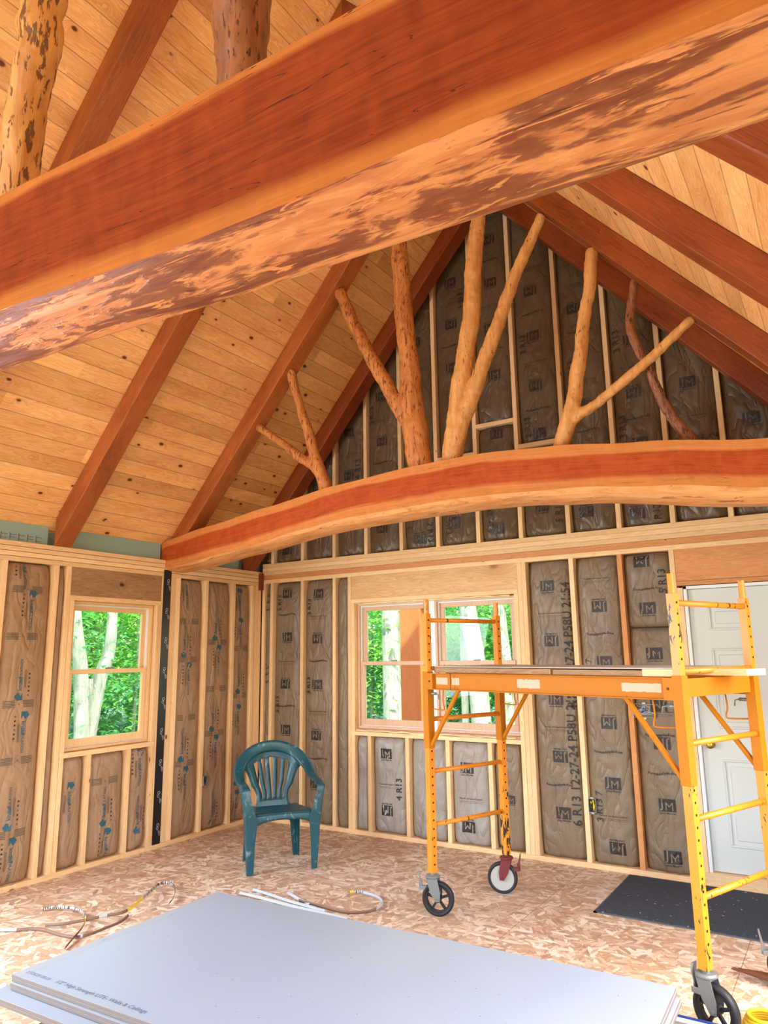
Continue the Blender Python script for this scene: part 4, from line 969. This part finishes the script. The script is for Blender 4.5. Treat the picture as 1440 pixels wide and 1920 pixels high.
# ================================================================== SCAFFOLD
U_ = Vector((.9346, -.3557, 0)); V_ = Vector((.3557, .9346, 0)); SO = Vector((2.812, -1.475, 0))
sc = empty('rolling_scaffold', SO, math.atan2(-.3557, .9346)); tag(sc, 'orange steel rolling scaffold with ladder ends and platform, on caster wheels', 'scaffold')
LS, WS = 1.815, .66; PT = .022        # local x along the platform, y across
def cyl(b, a, c, r, n=10, mi=0): b.tube([a, c], r, n, mi)
def rung(b, a, c, r=.0145): cyl(b, a, c, r, 12)
HOLE = plain('hole_black', S(18, 14, 12), .9)
for ex in (0, LS):
    for ey in (0, WS):
        lf = MB()
        lf.box((ex-PT, ey-PT, .25), (ex+PT, ey+PT, 1.0)); lf.box((ex-PT*.92, ey-PT*.92, 1.0), (ex+PT*.92, ey+PT*.92, 1.865))
        cyl(lf, (ex, ey, 1.86), (ex, ey, 1.96), .0165, 14)
        hz = .30
        while hz < 1.84:
            if not (1.36 < hz < 1.52):
                for sx in (-1, 1):
                    c_ = ex+sx*(PT+.0006 if hz < 1.0 else PT*.92+.0006)
                    lf.tube([(c_-sx*.001, ey, hz), (c_+sx*.0004, ey, hz)], .0064, 10, 1)
            hz += .0525
        lf.build('ladder_post', [OR, HOLE], sc, bevel=.0025)
    for rz in (.53, .855, 1.18, 1.505, 1.822):
        b = MB(); rung(b, (ex, PT, rz), (ex, WS-PT, rz)); b.build('rung', OR, sc, smooth=True)
for ey, sg in ((0, -1), (WS, 1)):
    y0 = ey
    b = MB()                           # C channel side beam
    xa, xb = PT+.002, LS-PT-.002
    b.box((xa, y0-.004, 1.375), (xb, y0+.004, 1.475)); b.box((xa, min(y0, y0+sg*.026), 1.470), (xb, max(y0, y0+sg*.026), 1.476)); b.box((xa, min(y0, y0+sg*.026), 1.372), (xb, max(y0, y0+sg*.026), 1.378))
    for xx in (xa, xb-.05): b.box((xx, min(y0, y0+sg*.027), 1.372), (xx+.05, max(y0, y0+sg*.027), 1.476))
    b.build('side_beam', ORC, sc, bevel=.002)
    for ex, s2 in ((0, 1), (LS, -1)):
        b = MB()                       # sleeve that slides on the post
        b.box((ex-PT-.004, ey-PT-.004, 1.00), (ex+PT+.004, ey+PT+.004, 1.485)); b.build('sleeve', ORC, sc, bevel=.002)
        b = MB(); b.tube([(ex+s2*.024, ey, 1.02), (ex+s2*.30, ey, 1.378)], .014, 8); b.build('diagonal_brace', ORC, sc)
        b = MB(); b.tube(spline([(ex+s2*.026, ey-sg*.0, 1.25), (ex+s2*.14, ey, 1.245), (ex+s2*.155, ey, 1.262), (ex+s2*.145, ey, 1.30), (ex+s2*.15, ey, 1.37)], 4), .0042, 7); b.build('latch_wire', ORC, sc, smooth=True)
        b = MB(); b.tube([(ex+s2*.02, ey+sg*.0, 1.345), (ex+s2*.075, ey, 1.345)], .009, 10); b.tube([(ex+s2*.075, ey, 1.345), (ex+s2*.10, ey, 1.34), (ex+s2*.105, ey, 1.31)], .004, 8); b.build('locking_pin', GREYM, sc, smooth=True)
        b = MB(); b.tube([(ex+s2*.047, ey+sg*.027, 1.425), (ex+s2*.047, ey+sg*.031, 1.425)], .006, 10); b.build('bolt', DARKM, sc)
for ex in (0, LS):
    b = MB(); b.box((ex-.004, PT+.004, 1.385), (ex+.004, WS-PT-.004, 1.47)); b.build('end_channel', ORC, sc, bevel=.002)
# scraped label patches on the near beam
def patch(x0, x1, z0, z1, seed):
    b = MB(); n = 14; V = []
    for k in range(n+1):
        x = x0+(x1-x0)*k/n; V += [(x, -.0049, z0+.006*noise.noise(Vector((k*.7, seed, 0)))), (x, -.0049, z1+.006*noise.noise(Vector((k*.9, seed, 4))))]
    b.add(V, [(2*k, 2*k+2, 2*k+3, 2*k+1) for k in range(n)]); b.build('scraped_label_patch', plain('worn_white', S(214, 178, 150), .8), sc)
patch(.09, .20, 1.405, 1.448, 1); patch(.24, .31, 1.405, 1.448, 2); patch(.80, .97, 1.402, 1.450, 3); patch(1.5, 1.72, 1.405, 1.446, 4)
b = MB(); b.tube([(.255, -.03, 1.372), (.255, -.03, 1.478)], .0022, 6); b.tube([(.255, -.03, 1.478), (.20, -.01, 1.480)], .0022, 6); b.build('tie_wire', DARKM, sc)
# casters
def caster(px, py, ang, metal, style, label, lever):
    e = bpy.data.objects.new('caster', None); C.objects.link(e); e.parent = sc; e.location = (px, py, 0); e.rotation_euler = (0, 0, ang); e['label'] = label
    R_ = .102; off = .032                # local: wheel rolls along x, axle along y
    b = MB(); b.tube([(0, 0, .262), (0, 0, .236)], .017, 12); b.tube([(0, 0, .238), (0, 0, .232), (0, 0, .226), (0, 0, .220)], [.040, .046, .046, .038], 24); b.build('swivel', metal, e, smooth=False)
    f = MB()
    for s in (-1, 1):
        y = s*.030
        pl_ = [(-.035, .222), (.034, .222), (.052, .14), (off+.016, R_-.012), (off-.012, R_-.014), (-.012, .14)]
        V = [(x, y-.002, z) for x, z in pl_]+[(x, y+.002, z) for x, z in pl_]; k = len(pl_)
        f.add(V, [tuple(range(k-1, -1, -1)), tuple(range(k, 2*k))]+[(i, (i+1) % k, k+(i+1) % k, k+i) for i in range(k)])
    f.box((-.036, -.032, .218), (.036, .032, .224)); f.tube([(off, -.038, R_), (off, .038, R_)], .0075, 12); f.build('fork', metal, e)
    w = MB()                            # tyre ring
    def ring(b_, prof, mi=0, n=40):
        V = []; k = len(prof)
        for j in range(n):
            a = 2*math.pi*j/n
            for r, y in prof: V.append((off+r*math.cos(a), y, R_+r*math.sin(a)))
        b_.add(V, [(j*k+i, j*k+(i+1) % k, ((j+1) % n)*k+(i+1) % k, ((j+1) % n)*k+i) for j in range(n) for i in range(k)], mi)
    ring(w, [(.080, -.019), (.094, -.020), (.100, -.015), (R_, 0), (.100, .015), (.094, .020), (.080, .019)]); wh = w.build('tyre', RUBBER, e, smooth=True)
    h = MB()
    if style == 'spoked':
        ring(h, [(.070, -.016), (.081, -.017), (.081, .017), (.070, .016)])
        for q in range(5):
            a = 2*math.pi*q/5+.35; Mx = Matrix.Translation((off, 0, R_)) @ Matrix.Rotation(-a, 4, 'Y'); h.box((.012, -.007, -.007), (.074, .007, .007), 0, Mx)
        h.tube([(off, -.024, R_), (off, .024, R_)], .021, 20)
        h.build('hub', RUBBER, e)
    else:
        h.tube([(off, -.0165, R_), (off, .0165, R_)], .081, 40); h.tube([(off, -.022, R_), (off, .022, R_)], .026, 20); h.build('hub', WHEELG, e)
    g = MB(); sgn = -1
    if lever == 'tall':
        V = []; prof = [(.055, .262), (.060, .23), (.052, .19), (.056, .15), (.050, .11), (.052, .075), (.040, .045)]
        g.add([(-x, y, z) for x, z in prof for y in (-.018, .018)], [(2*k, 2*k+1, 2*k+3, 2*k+2) for k in range(len(prof)-1)])
        o_ = g.build('brake_pedal', metal, e, smooth=True); solid(o_, .005)
        g = MB(); g.box((-.060, -.03, .150), (.02, -.027, .175)); g.box((-.060, .027, .150), (.02, .03, .175)); g.build('brake_bracket', metal, e, bevel=.002)
    else:
        g.tube([(-.075, 0, .170), (-.082, 0, .195), (-.092, 0, .245), (-.094, 0, .262)], [.006, .006, .005, .003], 8)
        g.box((-.085, -.016, .148), (-.02, .016, .170)); g.box((-.09, -.004, .15), (-.07, .004, .2)); g.build('brake_lever', metal, e, bevel=.001)
        g = MB(); g.tube([(-.06, .0, .15), (-.055, 0, .12), (-.045, 0, .09)], .004, 8); g.build('brake_rod', DARKM, e)
    return e
base = math.atan2(-.3557, .9346)
caster(0, 0, math.radians(14)-base, GREYM, 'spoked', 'grey fork caster with black spoked wheel', 'short')
caster(0, WS, math.radians(195)-base, MAROON, 'solid', 'maroon fork caster with dusty grey wheel', 'short')
caster(LS, 0, math.radians(-22)-base, GREYM, 'spoked', 'grey caster with tall brake pedal', 'tall')
caster(LS, WS, math.radians(20)-base, GREYM, 'spoked', 'grey caster outside the right edge', 'short')
# things lying on the platform
Msc = Matrix.Translation(SO) @ Matrix.Rotation(math.atan2(-.3557, .9346), 4, 'Z')
def onsc(name, lo, hi, m, label, cat, group=None, rz=0):
    b = MB(); b.box((0, 0, 0), (hi[0]-lo[0], hi[1]-lo[1], hi[2]-lo[2])); o = b.build(name, m, grain=(1, 0, 0), bevel=.002)
    o.location = Msc @ Vector(lo); o.rotation_euler = (0, 0, math.atan2(-.3557, .9346)+rz); return tag(o, label, cat, group)
onsc('plank', (.03, .03, 1.478), (1.02, .26, 1.509), PINE_D, 'dark weathered plank at the front left of the scaffold platform', 'plank', 'planks on the scaffold')
onsc('plank', (1.03, .035, 1.478), (1.60, .26, 1.506), PINE_D, 'dark plank at the front right of the scaffold platform', 'plank', 'planks on the scaffold')
onsc('plank', (1.60, .028, 1.478), (1.775, .12, 1.512), PINE, 'pale cut end of a light board beside the near right scaffold post', 'plank', 'planks on the scaffold')
onsc('plank', (.03, .28, 1.478), (1.99, .46, 1.509), PINE, 'light long plank along the middle of the platform reaching past the right ladder', 'plank', 'planks on the scaffold')
onsc('cover_sheet', (.04, .025, 1.5125), (1.78, .60, 1.519), WPLY, 'thin pale sheet covering the planks on the scaffold platform', 'sheet')

# ================================================================== DRYWALL STACK
def sheet(x, y, z, rz, label, edge_mat=DRYE, sx=2.44, sy=1.22):
    b = MB(); b.box((0, -sy, 0), (sx, 0, .0127)); o = b.build('drywall_sheet', [DRY, edge_mat], grain=(1, 0, 0), bevel=.0015)
    for p in o.data.polygons:
        if abs(p.normal.z) < .5: p.material_index = 1
    o.location = (x, y, z); o.rotation_euler = (0, 0, math.radians(rz)); return tag(o, label, 'drywall', 'stacked drywall sheets')
dz = ['topmost, large and blue grey, printed along its left end', 'second from the top', 'third from the top, its edge set slightly back', 'fourth from the top']
for k in range(4):
    o = sheet(2.022+.012*(k // 2)+.003*k, -2.556-.010*(k // 2), .287-.0132*k, 1.6-.3*(k//2), 'drywall sheet in the floor stack, '+dz[k])
    if k == 0:
        ik = Ink()
        ik.text('11/25/25 05:23', (.062-.06+.03, -.9), .03, 0, 0) if False else None
        ik.text('27/25/25 05:23', (.112, -1.172), .026, 0, 0, .01)
        ik.text('1/2" High Strength LITE- Walls & Ceilings', (.50, -1.172), .032, 0, 0, .012)
        ik.text('1/2"', (.03, -.78), .02, -math.pi/2, 0)
        m = MB()
        for V2, F2, mi, lift in ik.items: m.add([(p[0], p[1], .0131) for p in V2], F2, mi)
        m.build('printed_text', INK_B, o)
        m = MB()
        for r_ in range(5):
            for c_ in range(24):
                if random.random() < .12: continue
                x = .06+c_*.1; y = -.39-.205*(r_-1)+random.uniform(-.01, .01); rr = random.uniform(.0016, .0030)
                if r_ == 4 and x < .9: continue
                m.add([(x+rr*math.cos(a*1.047), y+rr*math.sin(a*1.047), .0131) for a in range(6)], [(0, 1, 2, 3, 4, 5)])
        m.build('specks', plain('speck_grey', S(96, 96, 104), .6), o)
        m = MB(); m.box((0, -1.22, .0127), (.055, 0, .0130)); m.build('tape_edge', plain('end_tape', S(158, 164, 170), .5), o)
lz = ['fifth from the top, jutting out toward the camera', 'sixth from the top, jutting out toward the camera']
for k in range(2): sheet(1.985+.004*k, -2.635, .2330-.0132*k, 1.5, 'drywall sheet, '+lz[k])
for k in range(8):
    sheet(2.20+.006*(k % 3), -2.60, .2066-.0132*k, 1.4, 'drywall sheet low in the floor stack, %s from the bottom' % ORD[7-k], sx=2.24, sy=1.14)
board('wood_sleeper', (2.16, -3.82, 0), (2.30, -2.7, .110), DARKW, 'dark brown timber carrying the left end of the drywall stack', 'timber', (0, 1, 0), 'timbers under the drywall')
board('wood_sleeper', (3.2, -3.75, 0), (3.34, -2.65, .1), DARKW, 'dark brown timber under the middle of the drywall stack', 'timber', (0, 1, 0), 'timbers under the drywall')
board('wood_sleeper', (4.2, -3.72, 0), (4.34, -2.55, .1), DARKW, 'dark brown timber under the right end of the drywall stack', 'timber', (0, 1, 0), 'timbers under the drywall')

# ================================================================== FLOOR ITEMS
b = MB(); b.box((3.655, -.915, 0), (5.35, -.045, .010)); mt = tag(b.build('door_mat', MATM, bevel=.004, origin=(3.655, -.915, 0)), 'charcoal rectangular mat with pale specks in front of the white door', 'mat')
b = MB()
for (a, c) in (((3.645, -.925), (3.67, -.035)), ((3.645, -.925), (5.36, -.900)), ((3.645, -.06), (5.36, -.035))): b.box((a[0], a[1], 0), (c[0], c[1], .006))
o = b.build('mat_border', plain('mat_edge', S(92, 94, 98), .8)); kid(o, mt)
def ribbon(pts, w, m, label, cat, lean=.9, z=.004, hump=None, parts=(), group='cut bands around the drywall'):
    P = spline([(x, y, 0) for x, y in pts], 4); L = len(P); V = []
    for i, p in enumerate(P):
        d = (P[min(i+1, L-1)]-P[max(i-1, 0)]).normalized(); s = Vector((-d.y, d.x, 0)); h = (hump(i/(L-1)) if hump else 0)+z
        V += [p+Vector((0, 0, h)), p+s*w*(1-lean)+Vector((0, 0, h+w*lean))]
    b = MB(); b.add(V, [(2*i, 2*i+2, 2*i+3, 2*i+1) for i in range(L-1)]); o = b.build('card_band', m, smooth=True, origin=(P[0].x, P[0].y, 0)); solid(o, .0015); tag(o, label, cat, group)
    for t0, t1, mm, nm in parts:
        i0, i1 = int(t0*(L-1)), int(t1*(L-1))
        b = MB(); VV = []
        for i in range(i0, i1+1):
            lo, hi = V[2*i], V[2*i+1]; c = (lo+hi)/2; e = (hi-lo)*.52; dd = (P[min(i+1, L-1)]-P[max(i-1, 0)]).normalized(); nrm = dd.cross(e).normalized()*.0016
            VV += [c-e+nrm, c+e+nrm, c-e-nrm, c+e-nrm]
        F = []
        for k in range(i1-i0): a = 4*k; F += [(a, a+4, a+5, a+1), (a+2, a+3, a+7, a+6), (a+1, a+5, a+7, a+3), (a, a+2, a+6, a+4)]
        b.add(VV, F); kid(b.build(nm, mm, smooth=True), o)
    return o
S1 = [(0.589, -2.678), (0.644, -2.635), (0.738, -2.603), (0.851, -2.604), (0.979, -2.648), (1.07, -2.709), (1.155, -2.797), (1.21, -2.878), (1.29, -2.99)]
S2 = [(0.884, -2.848), (0.966, -2.81), (1.027, -2.744), (1.081, -2.672), (1.128, -2.593), (1.178, -2.522), (1.158, -2.426), (1.102, -2.323), (1.04, -2.217), (0.984, -2.125), (0.925, -2.016), (0.934, -1.957), (1.01, -1.967), (1.118, -2.048), (1.203, -2.146), (1.226, -2.193)]
S3 = [(.65, -3.06), (0.789, -2.973), (0.857, -2.913), (0.951, -2.888), (1.061, -2.89), (1.166, -2.875), (1.221, -2.843), (1.239, -2.786), (1.235, -2.673), (1.224, -2.558), (1.17, -2.46)]
S4 = [(2.123, -1.404), (2.167, -1.366), (2.249, -1.37), (2.326, -1.388), (2.396, -1.432), (2.449, -1.507), (2.459, -1.592), (2.427, -1.666), (2.346, -1.725), (2.23, -1.737), (2.066, -1.718), (1.923, -1.706)]
SPR = plain('printed_band', S(200, 190, 176), .6)
def hatch(name):
    m, n, l, b_ = mat(name); oc = N(n, 'TexCoord').outputs['Object']
    c = noise_n(n, l, mapping(n, l, oc, (60, 60, 5)), 2, 3, .7); l.new(ramp_out(n, l, c, [(.46, S(70, 60, 56)), (.54, S(205, 196, 186))]), b_.inputs['Base Color']); return m
SPR = hatch('printed_band_end')
ribbon(S1, .022, BROWNP, 'curled brown band with black printing at its tip, farthest left on the floor', 'band', .8, .004, lambda t: .02*math.sin(math.pi*t), [(0, .5, SPR, 'printed_tip'), (.55, .66, YEL, 'yellow_mark')])
ribbon(S2, .022, BROWNP, 'long brown band ending in a loop beside the left edge of the drywall', 'band', .75, .01, lambda t: .03*math.sin(math.pi*t), [(.38, .5, YEL, 'yellow_mark'), (.50, .80, SPR, 'printed_tip'), (.24, .27, INK_W, 'white_mark')])
ribbon(S3, .022, BROWNP, 'brown band with a white faded end crossing the others near the drywall', 'band', .6, .006, None, [(0, .10, INK_W, 'white_end'), (.60, .64, INK_W, 'white_mark')])
ribbon(S4, .022, BROWNP, 'hooked brown band with white printing right of the drywall back corner', 'band', .85, .004, None, [(0, .05, YEL, 'yellow_tip'), (.06, .14, SPR, 'printed_tip'), (.14, .55, INK_W, 'white_print')])
board('yellow_band_end', (.62, -3.14, .002), (.78, -3.122, .006), YEL, 'short yellow band end at the left edge of the floor', 'band', (1, 0, 0))
PAPW = plain('white_paper', S(190, 200, 204), .5)
def strip(name, p0, p1, w, h, tilt, m, label):
    a, c = Vector((*p0, 0)), Vector((*p1, 0)); d = (c-a); L = d.length; d.normalize(); s = Vector((-d.y, d.x, 0))
    b = MB(); n = 10; V = []
    for k in range(n+1):
        p = a+d*L*k/n; hh = h*.4+.002*math.sin(k*.9); V += [p+Vector((0, 0, hh)), p+s*w*.5+Vector((0, 0, hh+tilt*.5)), p+s*w+Vector((0, 0, hh+tilt*.2))]
    b.add(V, [q for k in range(n) for q in ((3*k, 3*k+3, 3*k+4, 3*k+1), (3*k+1, 3*k+4, 3*k+5, 3*k+2))]); o = b.build(name, m, smooth=False, origin=(a.x, a.y, h)); solid(o, .002); return tag(o, label, 'strip', 'white strips behind the drywall')
strip('paper_strip', (1.47, -1.80), (2.40, -1.84), .035, .02, .02, PAPW, 'longer folded white strip on the floor just behind the drywall')
strip('paper_strip', (1.50, -1.70), (2.20, -1.80), .03, .02, .02, PAPW, 'second white strip crossing behind the folded one')
strip('paper_strip', (1.74, -1.62), (2.02, -1.73), .028, .01, .02, PAPW, 'short white strip pointing away from the drywall')
# corner beads by the right end of the stack
for k, (y, m, d) in enumerate(((-2.235, PAPW, 'upper pale one with a blue edge'), (-2.285, SILVER, 'middle shiny one'), (-2.335, PAPW, 'lower pale one nearest the drywall'))):
    b = MB(); x0, x1 = 4.39, 4.72+.03*k
    b.add([(x0, y, .045), (x1, y, .045), (x1, y+.03, .075), (x0, y+.03, .075), (x1, y+.055, .045), (x0, y+.055, .045)], [(0, 1, 2, 3), (3, 2, 4, 5)])
    o = b.build('corner_bead', m, origin=(x0, y, .045)); solid(o, .003); tag(o, 'metal corner bead at the stack end, '+d, 'corner bead', 'corner beads by the drywall')
    if k == 0:
        e = MB(); e.box((x0, y+.026, .074), (x1, y+.038, .079)); kid(e.build('blue_edge', BLUEP), o)
board('scrap_board', (4.39, -2.42, 0), (4.85, -2.2, .04), DRY, 'small grey white board scrap under the corner beads beside the near right caster', 'board', (1, 0, 0))
# yellow coil at the lower right edge
b = MB()
for k in range(5): b.tube([(4.70+(.085-.006*k)*math.cos(a*.2618), -1.99+(.085-.006*k)*math.sin(a*.2618), .012+.012*k) for a in range(25)], .009, 8)
tag(b.build('coiled_cord', YEL, smooth=True, origin=(4.70, -1.99, 0)), 'coil of yellow cord in the lower right corner of the floor', 'cord')
# brown furry tapered tail reaching in at the right edge
b = MB(); b.tube(spline([(4.50, -1.43, .02), (4.56, -1.45, .026), (4.64, -1.475, .032), (4.74, -1.50, .034), (4.86, -1.52, .036)], 4), [.004+.0016*k for k in range(17)], 10)
b2 = b
for k in range(260):
    t = random.random()**.6; x = 4.51+.34*t; y = -1.433-.085*t; r = .006+.022*t; a = random.uniform(0, math.pi); z = .026+r*math.sin(a)
    p = Vector((x, y+r*math.cos(a), max(.006, z))); q = p+Vector((-.03, random.uniform(-.012, .012), random.uniform(-.006, .010))); q.z = max(.004, q.z)
    b.add([p+Vector((0, .002, 0)), p-Vector((0, .002, 0)), q], [(0, 1, 2)])
tag(b.build('animal_tail', FUR, smooth=False, origin=(4.50, -1.43, 0)), 'brown furry tail on the floor at the right edge behind the near scaffold post', 'tail')

# ================================================================== OUTDOORS
b = MB(); b.quad([(-40, -30, -.35), (30, -30, -.35), (30, 40, -.35), (-40, 40, -.35)]); tag(b.build('ground', GROUND), kind='structure')
# porch post and beam seen through the double window
board('porch_post', (.58, 1.85, -.35), (.86, 2.13, 2.16), wood('porch_cherry', S(224, 126, 64), S(196, 96, 42), S(100, 50, 30), .03, 3, .5), 'orange brown square porch post outside the double window', 'post', (0, 0, 1), bevel=.01)
board('porch_beam', (-3.0, 1.87, 2.16), (4.0, 2.11, 2.42), PINE, 'pale porch beam above the orange post outside the double window', 'beam', (1, 0, 0), bevel=.01)
def trunk(pts, label, fork=None, group='pale tree trunks outside the windows', crown=None, leafs=LEAF1, n=1800, spread=2.4, seed=0):
    b = MB(); b.tube(spline([p[:3] for p in pts], 6), [r for i in range(len(pts)-1) for r in [pts[i][3]+(pts[i+1][3]-pts[i][3])*k/6 for k in range(6)]]+[pts[-1][3]], 12)
    if fork: b.tube(spline([p[:3] for p in fork], 6), [r for i in range(len(fork)-1) for r in [fork[i][3]+(fork[i+1][3]-fork[i][3])*k/6 for k in range(6)]]+[fork[-1][3]], 10)
    root = empty('tree', (pts[0][0], pts[0][1], pts[0][2])); tag(root, label, 'tree', group)
    kid(b.build('trunk', TRUNK, smooth=True), root)
    if crown:
        rnd = random.Random(seed); c = Vector(crown); V = []; F = []
        cl = [c+Vector((rnd.gauss(0, spread*.5), rnd.gauss(0, spread*.5), rnd.gauss(0, spread*.38))) for _ in range(26)]
        for k in range(n):
            p = rnd.choice(cl)+Vector((rnd.gauss(0, .38), rnd.gauss(0, .38), rnd.gauss(0, .22)))
            s = rnd.uniform(.035, .08); e = Matrix.Rotation(rnd.uniform(0, 6.28), 3, 'Z') @ Matrix.Rotation(rnd.uniform(-.7, .7), 3, 'X')
            i = len(V); V += [p+e @ Vector(q) for q in ((0, -s, 0), (s*.55, 0, .01), (0, s, 0), (-s*.55, 0, .01))]; F.append((i, i+1, i+2, i+3))
        f = MB(); f.add(V, F); kid(f.build('foliage', leafs), root)
    return root
gz = -.4
trunk([(-5, 1.58, gz, .13), (-5, 1.50, .43, .115), (-5, 1.40, 1.48, .11), (-5, 1.22, 2.4, .10), (-5, 1.05, 4.5, .08)], 'pale trunk at the left side of the single window view', crown=(-5.5, .6, 4.6), seed=1)
trunk([(-5.2, 1.60, gz, .15), (-5.2, 1.74, .37, .135), (-5.15, 1.86, 1.25, .12), (-5.1, 1.98, 1.7, .10), (-5, 1.93, 2.4, .08), (-5, 1.9, 4.5, .07)], 'speckled leaning trunk in the middle of the single window view', fork=[(-5.18, 1.80, .9, .09), (-5.18, 1.72, 1.15, .07), (-5.18, 1.72, 1.28, .05)], crown=(-6.2, 2.4, 4.4), seed=2)
trunk([(-1.45, 5, gz, .20), (-1.47, 5, .47, .19), (-1.50, 5, 2.3, .17), (-1.5, 5, 5, .14)], 'thick pale trunk behind the left half of the double window', crown=(-2.2, 5.8, 4.6), seed=3)
trunk([(-1.12, 5.3, gz, .09), (-1.12, 5.3, 1.2, .085), (-1.2, 5.3, 4, .07)], 'slim trunk close beside the thick one', crown=(-1, 6.4, 4.4), seed=4)
trunk([(.20, 5, gz, .17), (.14, 5, .6, .16), (.09, 5, 1.47, .15), (-.03, 5, 2.37, .14), (-.3, 5, 4.6, .1)], 'pale trunk leaning left behind the right half of the double window', crown=(.3, 6, 4.6), seed=5)
trunk([(.52, 5.2, gz, .13), (.50, 5.2, 1.2, .125), (.42, 5.2, 2.38, .12), (.4, 5.2, 4.6, .1)], 'straight pale trunk beside the leaning one', crown=(1.4, 6, 4.4), seed=6)
trunk([(-.33, 5.4, gz, .065), (-.33, 5.4, 1.2, .06), (-.30, 5.4, 4.2, .05)], 'thin trunk near the mullion of the double window', crown=(-.3, 7, 4.4), seed=7)
# background wood: more trees, each with crown and trunk
rt_ = random.Random(5); k = 0
spots = []
for a in range(13): spots.append((-8.2-1.2*(a % 3)-rt_.random(), -2.4+1.05*a))
for a in range(13): spots.append((-6.5+1.1*a, 8.2+1.3*(a % 3)+rt_.random()))
place = ['left window', 'left window', 'double window']
for i, (x, y) in enumerate(spots):
    h = 1.3+2.4*rt_.random()
    trunk([(x, y, gz, .09), (x+.1, y, 2, .08), (x-.1, y+.1, 5.5, .05)], 'leafy tree in the wood outside the '+('single left window' if i < 13 else 'double window'), group='trees outside the '+('left window' if i < 13 else 'double window'), crown=(x, y, h), leafs=LEAF2 if i % 3 else LEAF1, n=5200, spread=2.3, seed=20+i)
for i, (x, y) in enumerate([(-7.2, .2), (-7.4, 1.6), (-7.6, 3.0), (-7.2, 4.2), (-3.4, 7.2), (-2.0, 7.0), (-.8, 7.2), (.5, 7.2), (1.8, 7.2)]):
    trunk([(x, y, gz, .05), (x, y+.05, 1.2, .04), (x, y, 3, .02)], 'young bright leafy tree just outside the '+('single left window' if i < 4 else 'double window'), group='young trees outside the '+('left window' if i < 4 else 'double window'), crown=(x, y, 1.4+.5*(i % 2)), leafs=LEAF1 if i % 2 else LEAF2, n=5200, spread=1.9, seed=60+i)
# forest wall far behind, uncountable leaves
rnd = random.Random(3); V = []; F = []
for k in range(26000):
    if k % 2: p = Vector((-13.5+rnd.gauss(0, .5), rnd.uniform(-6, 14), rnd.uniform(-.3, 9)))
    else: p = Vector((rnd.uniform(-14, 9), 13+rnd.gauss(0, .5), rnd.uniform(-.3, 9)))
    s = rnd.uniform(.14, .26); e = Matrix.Rotation(rnd.uniform(0, 6.28), 3, 'Z') @ Matrix.Rotation(rnd.uniform(-1.2, 1.2), 3, 'X')
    i = len(V); V += [p+e @ Vector(q) for q in ((0, -s, 0), (s*.6, 0, .01), (0, s, 0), (-s*.6, 0, .01))]; F.append((i, i+1, i+2, i+3))
b = MB(); b.add(V, F); tag(b.build('forest_foliage', LEAF2), 'dense green foliage of the distant wood beyond the nearer trees', 'foliage', kind='stuff')
